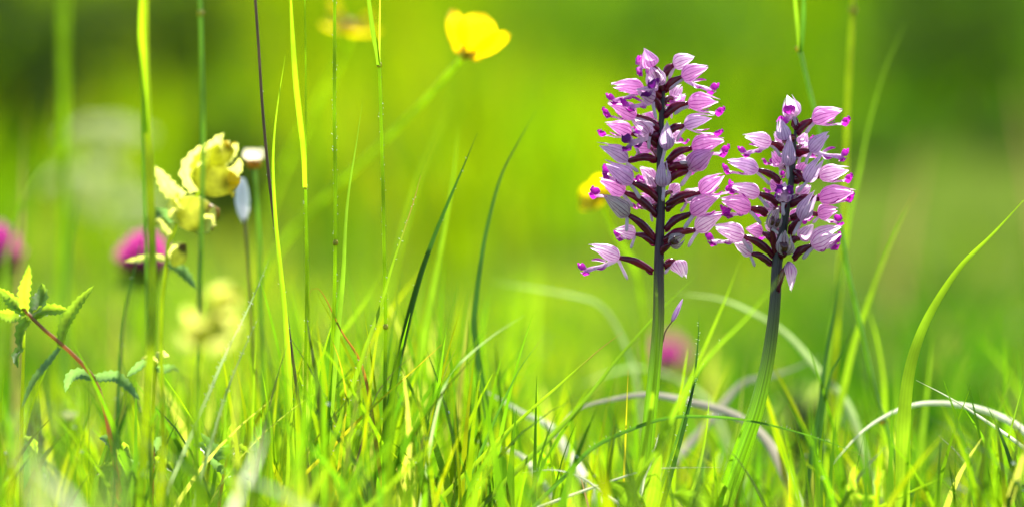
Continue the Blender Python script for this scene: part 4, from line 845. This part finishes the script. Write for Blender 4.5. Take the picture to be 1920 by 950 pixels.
def buttercup(px_, py_, d, r, face, label, stem, petals=5, cup=.5, ragged=False, depth_root=None):
    c = P(px_, py_, d); R = r*PX(d); k = len(stem); dr = depth_root or d
    C = to_ground([P(a, b, dr+(d-dr)*i/(k)) for i, (a, b) in enumerate(reversed(stem))] + [c]); loc = C[0]
    t = thing('buttercup', label, 'wildflower', loc, 'yellow buttercups')
    C = catmull(C, 18); mb = MB(); mb.tube(C, [.0010]*18, 7); mb.build('stem', M['culm'], t, loc)
    f = Vector(face).normalized(); x = f.orthogonal().normalized(); y = f.cross(x); q = random.Random(int(px_))
    for i in range(petals):
        a = 2*math.pi*i/petals + .3 + (q.uniform(-.25, .25) if ragged else 0); dv = x*math.cos(a)+y*math.sin(a); cu = cup*(q.uniform(.3, 2) if ragged else 1)
        pts = [c+dv*R*.06, c+dv*R*.5+f*R*cu*.3, c+dv*R*.85+f*R*cu*.75, c+dv*R*.98+f*R*cu*1.05]
        ws = [R*.22, R*.42, R*.66, R*.86, R*1.02, R*1.12, R*1.17, R*1.18, R*1.14, R*1.05, R*.9, R*.66, R*.12]
        if ragged: ws = [k_*.45 for k_ in ws]
        m3 = MB(); m3.ribbon(catmull(pts, 13), ws, face=f, fold=.22, across=(-1, -.5, 0, .5, 1)); m3.build('petal', M['butter'], t, loc)
    mb = MB(); mb.ball(c+f*R*.15, R*.2)
    for i in range(22):
        a = i*2.4; s = .12+.2*(i/22); p0 = c+(x*math.cos(a)+y*math.sin(a))*R*s+f*R*.05; mb.tube([p0, p0+f*R*.28+(x*math.cos(a)+y*math.sin(a))*R*.06], [R*.02, R*.035], 4)
    mb.build('stamens', M['butter_centre'], t, loc)
    for i in range(5):
        a = 2*math.pi*(i+.5)/5+.3; dv = x*math.cos(a)+y*math.sin(a); m3 = MB(); m3.ribbon(catmull([c, c+dv*R*.3-f*R*.03, c+dv*R*.5+f*R*.1], 5), [R*.15, R*.2, R*.18, R*.1, .0001], face=f); m3.build('sepal', M['bract'], t, loc)
buttercup(874, 104, F0+.09, 66, (.34, .40, .85), 'bright open buttercup alone above the meadow', [(850,128), (790,195), (700,285), (610,370), (520,470), (460,640)], cup=.95, depth_root=F0+.35)
buttercup(652, 60, F0+.3, 62, (.2, -.2, .9), 'blurred ragged buttercup losing its petals', [(640,110), (560,260), (500,400), (470,600)], cup=.4, ragged=True, depth_root=F0+.5)
buttercup(1128, 374, F0+.16, 40, (-.6, -.5, .5), 'blurred buttercup half hidden behind the taller orchid', [(1150,430), (1190,500), (1205,580), (1215,700)], cup=.6, depth_root=F0+.2)

def daisy(px_, py_, d, r, label):
    c = P(px_, py_, d); R = r*PX(d); stem = [(478,330), (486,450), (490,600), (492,760)]
    C = to_ground([P(a, b, d) for a, b in reversed(stem)] + [c]); loc = C[0]; t = thing('daisy', label, 'wildflower', loc)
    C = catmull(C, 14); mb = MB(); mb.tube(C, [.0008]*14, 7); mb.build('stem', M['culm_grey'], t, loc)
    mb = MB(); mb.ball(c-UPV*R*.45, R*.62, sz=.7); mb.build('flower_head', M['tan'], t, loc)
    for k in range(16):
        a = k*2*math.pi/16; dv = RT*math.cos(a)+FWD*math.sin(a); m3 = MB(); b0 = c-UPV*R*.2+dv*R*.45
        m3.ribbon(catmull([b0, b0+dv*R*.38+UPV*R*.35, b0+dv*R*.2+UPV*R*.85], 6), [R*.3, R*.36, R*.36, R*.3, R*.25, R*.05], face=dv); m3.build('petal', M['cream'], t, loc)
daisy(476, 295, F0+.10, 25, 'cream half-closed daisy with tan base beyond the yellow rattle')
def white_bud():
    d = F0+.09; px = PX(d); C = to_ground([P(a, b, d) for a, b in reversed([(458,410), (464,480), (470,560), (476,700)])]); loc = C[0]
    t = thing('closed_flower', 'white closed flower on a thin brown stalk under the daisy', 'wildflower', loc)
    C = catmull(C, 14); mb = MB(); mb.tube(C, [2.6*px]*14, 7); mb.build('stalk', M['straw'], t, loc)
    for k in range(3):
        D = catmull([P(458,418,d+.001*k), P(455+6*(k-1),378,d+.002*(k-1)), P(454+3*(k-1),334,d+.001*k)], 9); mb = MB()
        mb.ribbon(D, [px*x for x in (6, 13, 18, 20, 20, 19, 17, 12, 4)], fold=.3, twist=(.5*(k-1), .4*(k-1))); mb.build('petal', M['white_bud'], t, loc)
white_bud()
def umbel(px_, py_, d, r, label, n=26, mat='pale_floret'):
    c = P(px_, py_, d); R = r*PX(d); g = gz1(c.x, c.y); loc = Vector((c.x+.01, c.y, g-.005))
    t = thing('umbel_flower', label, 'wildflower', loc, 'pale umbels in the meadow')
    C = catmull([loc, loc.lerp(c, .5)+RT*.004, c-UPV*R*.8], 12); mb = MB(); mb.tube(C, [.0012]*12, 6); mb.build('stem', M['culm'], t, loc)
    top = c-UPV*R*.8; q = random.Random(int(px_))
    for k in range(n):
        a = k*2.4; s = math.sqrt((k+.5)/n); e = c + (RT*math.cos(a)+FWD*math.sin(a))*R*s + UPV*R*(.25-.35*s*s)
        mb = MB(); mb.tube([top, e], [.0004, .0003], 4)
        for j in range(9):
            v = e + Vector((q.gauss(0, 1), q.gauss(0, 1), q.gauss(0, .5)))*R*.07; mb.ball(v, R*.085, 3, 5)
        mb.build('floret', M[mat], t, loc)
umbel(200, 250, 2.15, 80, 'pale white umbel in the far blur behind the thick culm')
umbel(165, 340, 2.3, 80, 'pale white umbel low in the blur beside the far clover')
umbel(130, 775, F0+.10, 17, 'small white umbel low behind the bent branch', 12)
umbel(250, 390, 2.5, 75, 'pale umbel hidden low behind the yellow rattle')

# small things on the plants
def closed_bud():
    d = F0; loc = P(1243, 640, d); t = thing('flower_bud', 'tiny lilac bud on a hair-thin stalk beside the taller stem', 'bud', loc)
    mb = MB(); C = catmull([P(1243,640,d), P(1248,620,d), P(1260,602,d)], 8); mb.tube(C, [1.2*PX0]*8, 6); mb.build('stalk', M['culm_brown'], t, loc)
    mb = MB(); D = catmull([P(1260,602,d), P(1268,585,d), P(1280,560,d)], 8); mb.tube(D, [PX0*x for x in (2, 4, 5, 5, 4.4, 3.4, 2.4, .6)], 8); mb.build('bud', M['hood_lav'], t, loc)
closed_bud()
def stem_sheath_blade():
    blade([(1228,505),(1231,560),(1231,620),(1228,700),(1215,800),(1195,900)], 12, F0-.05, F0-.05, 'bright', 'light green blade standing upright in front of the taller stem')
stem_sheath_blade()
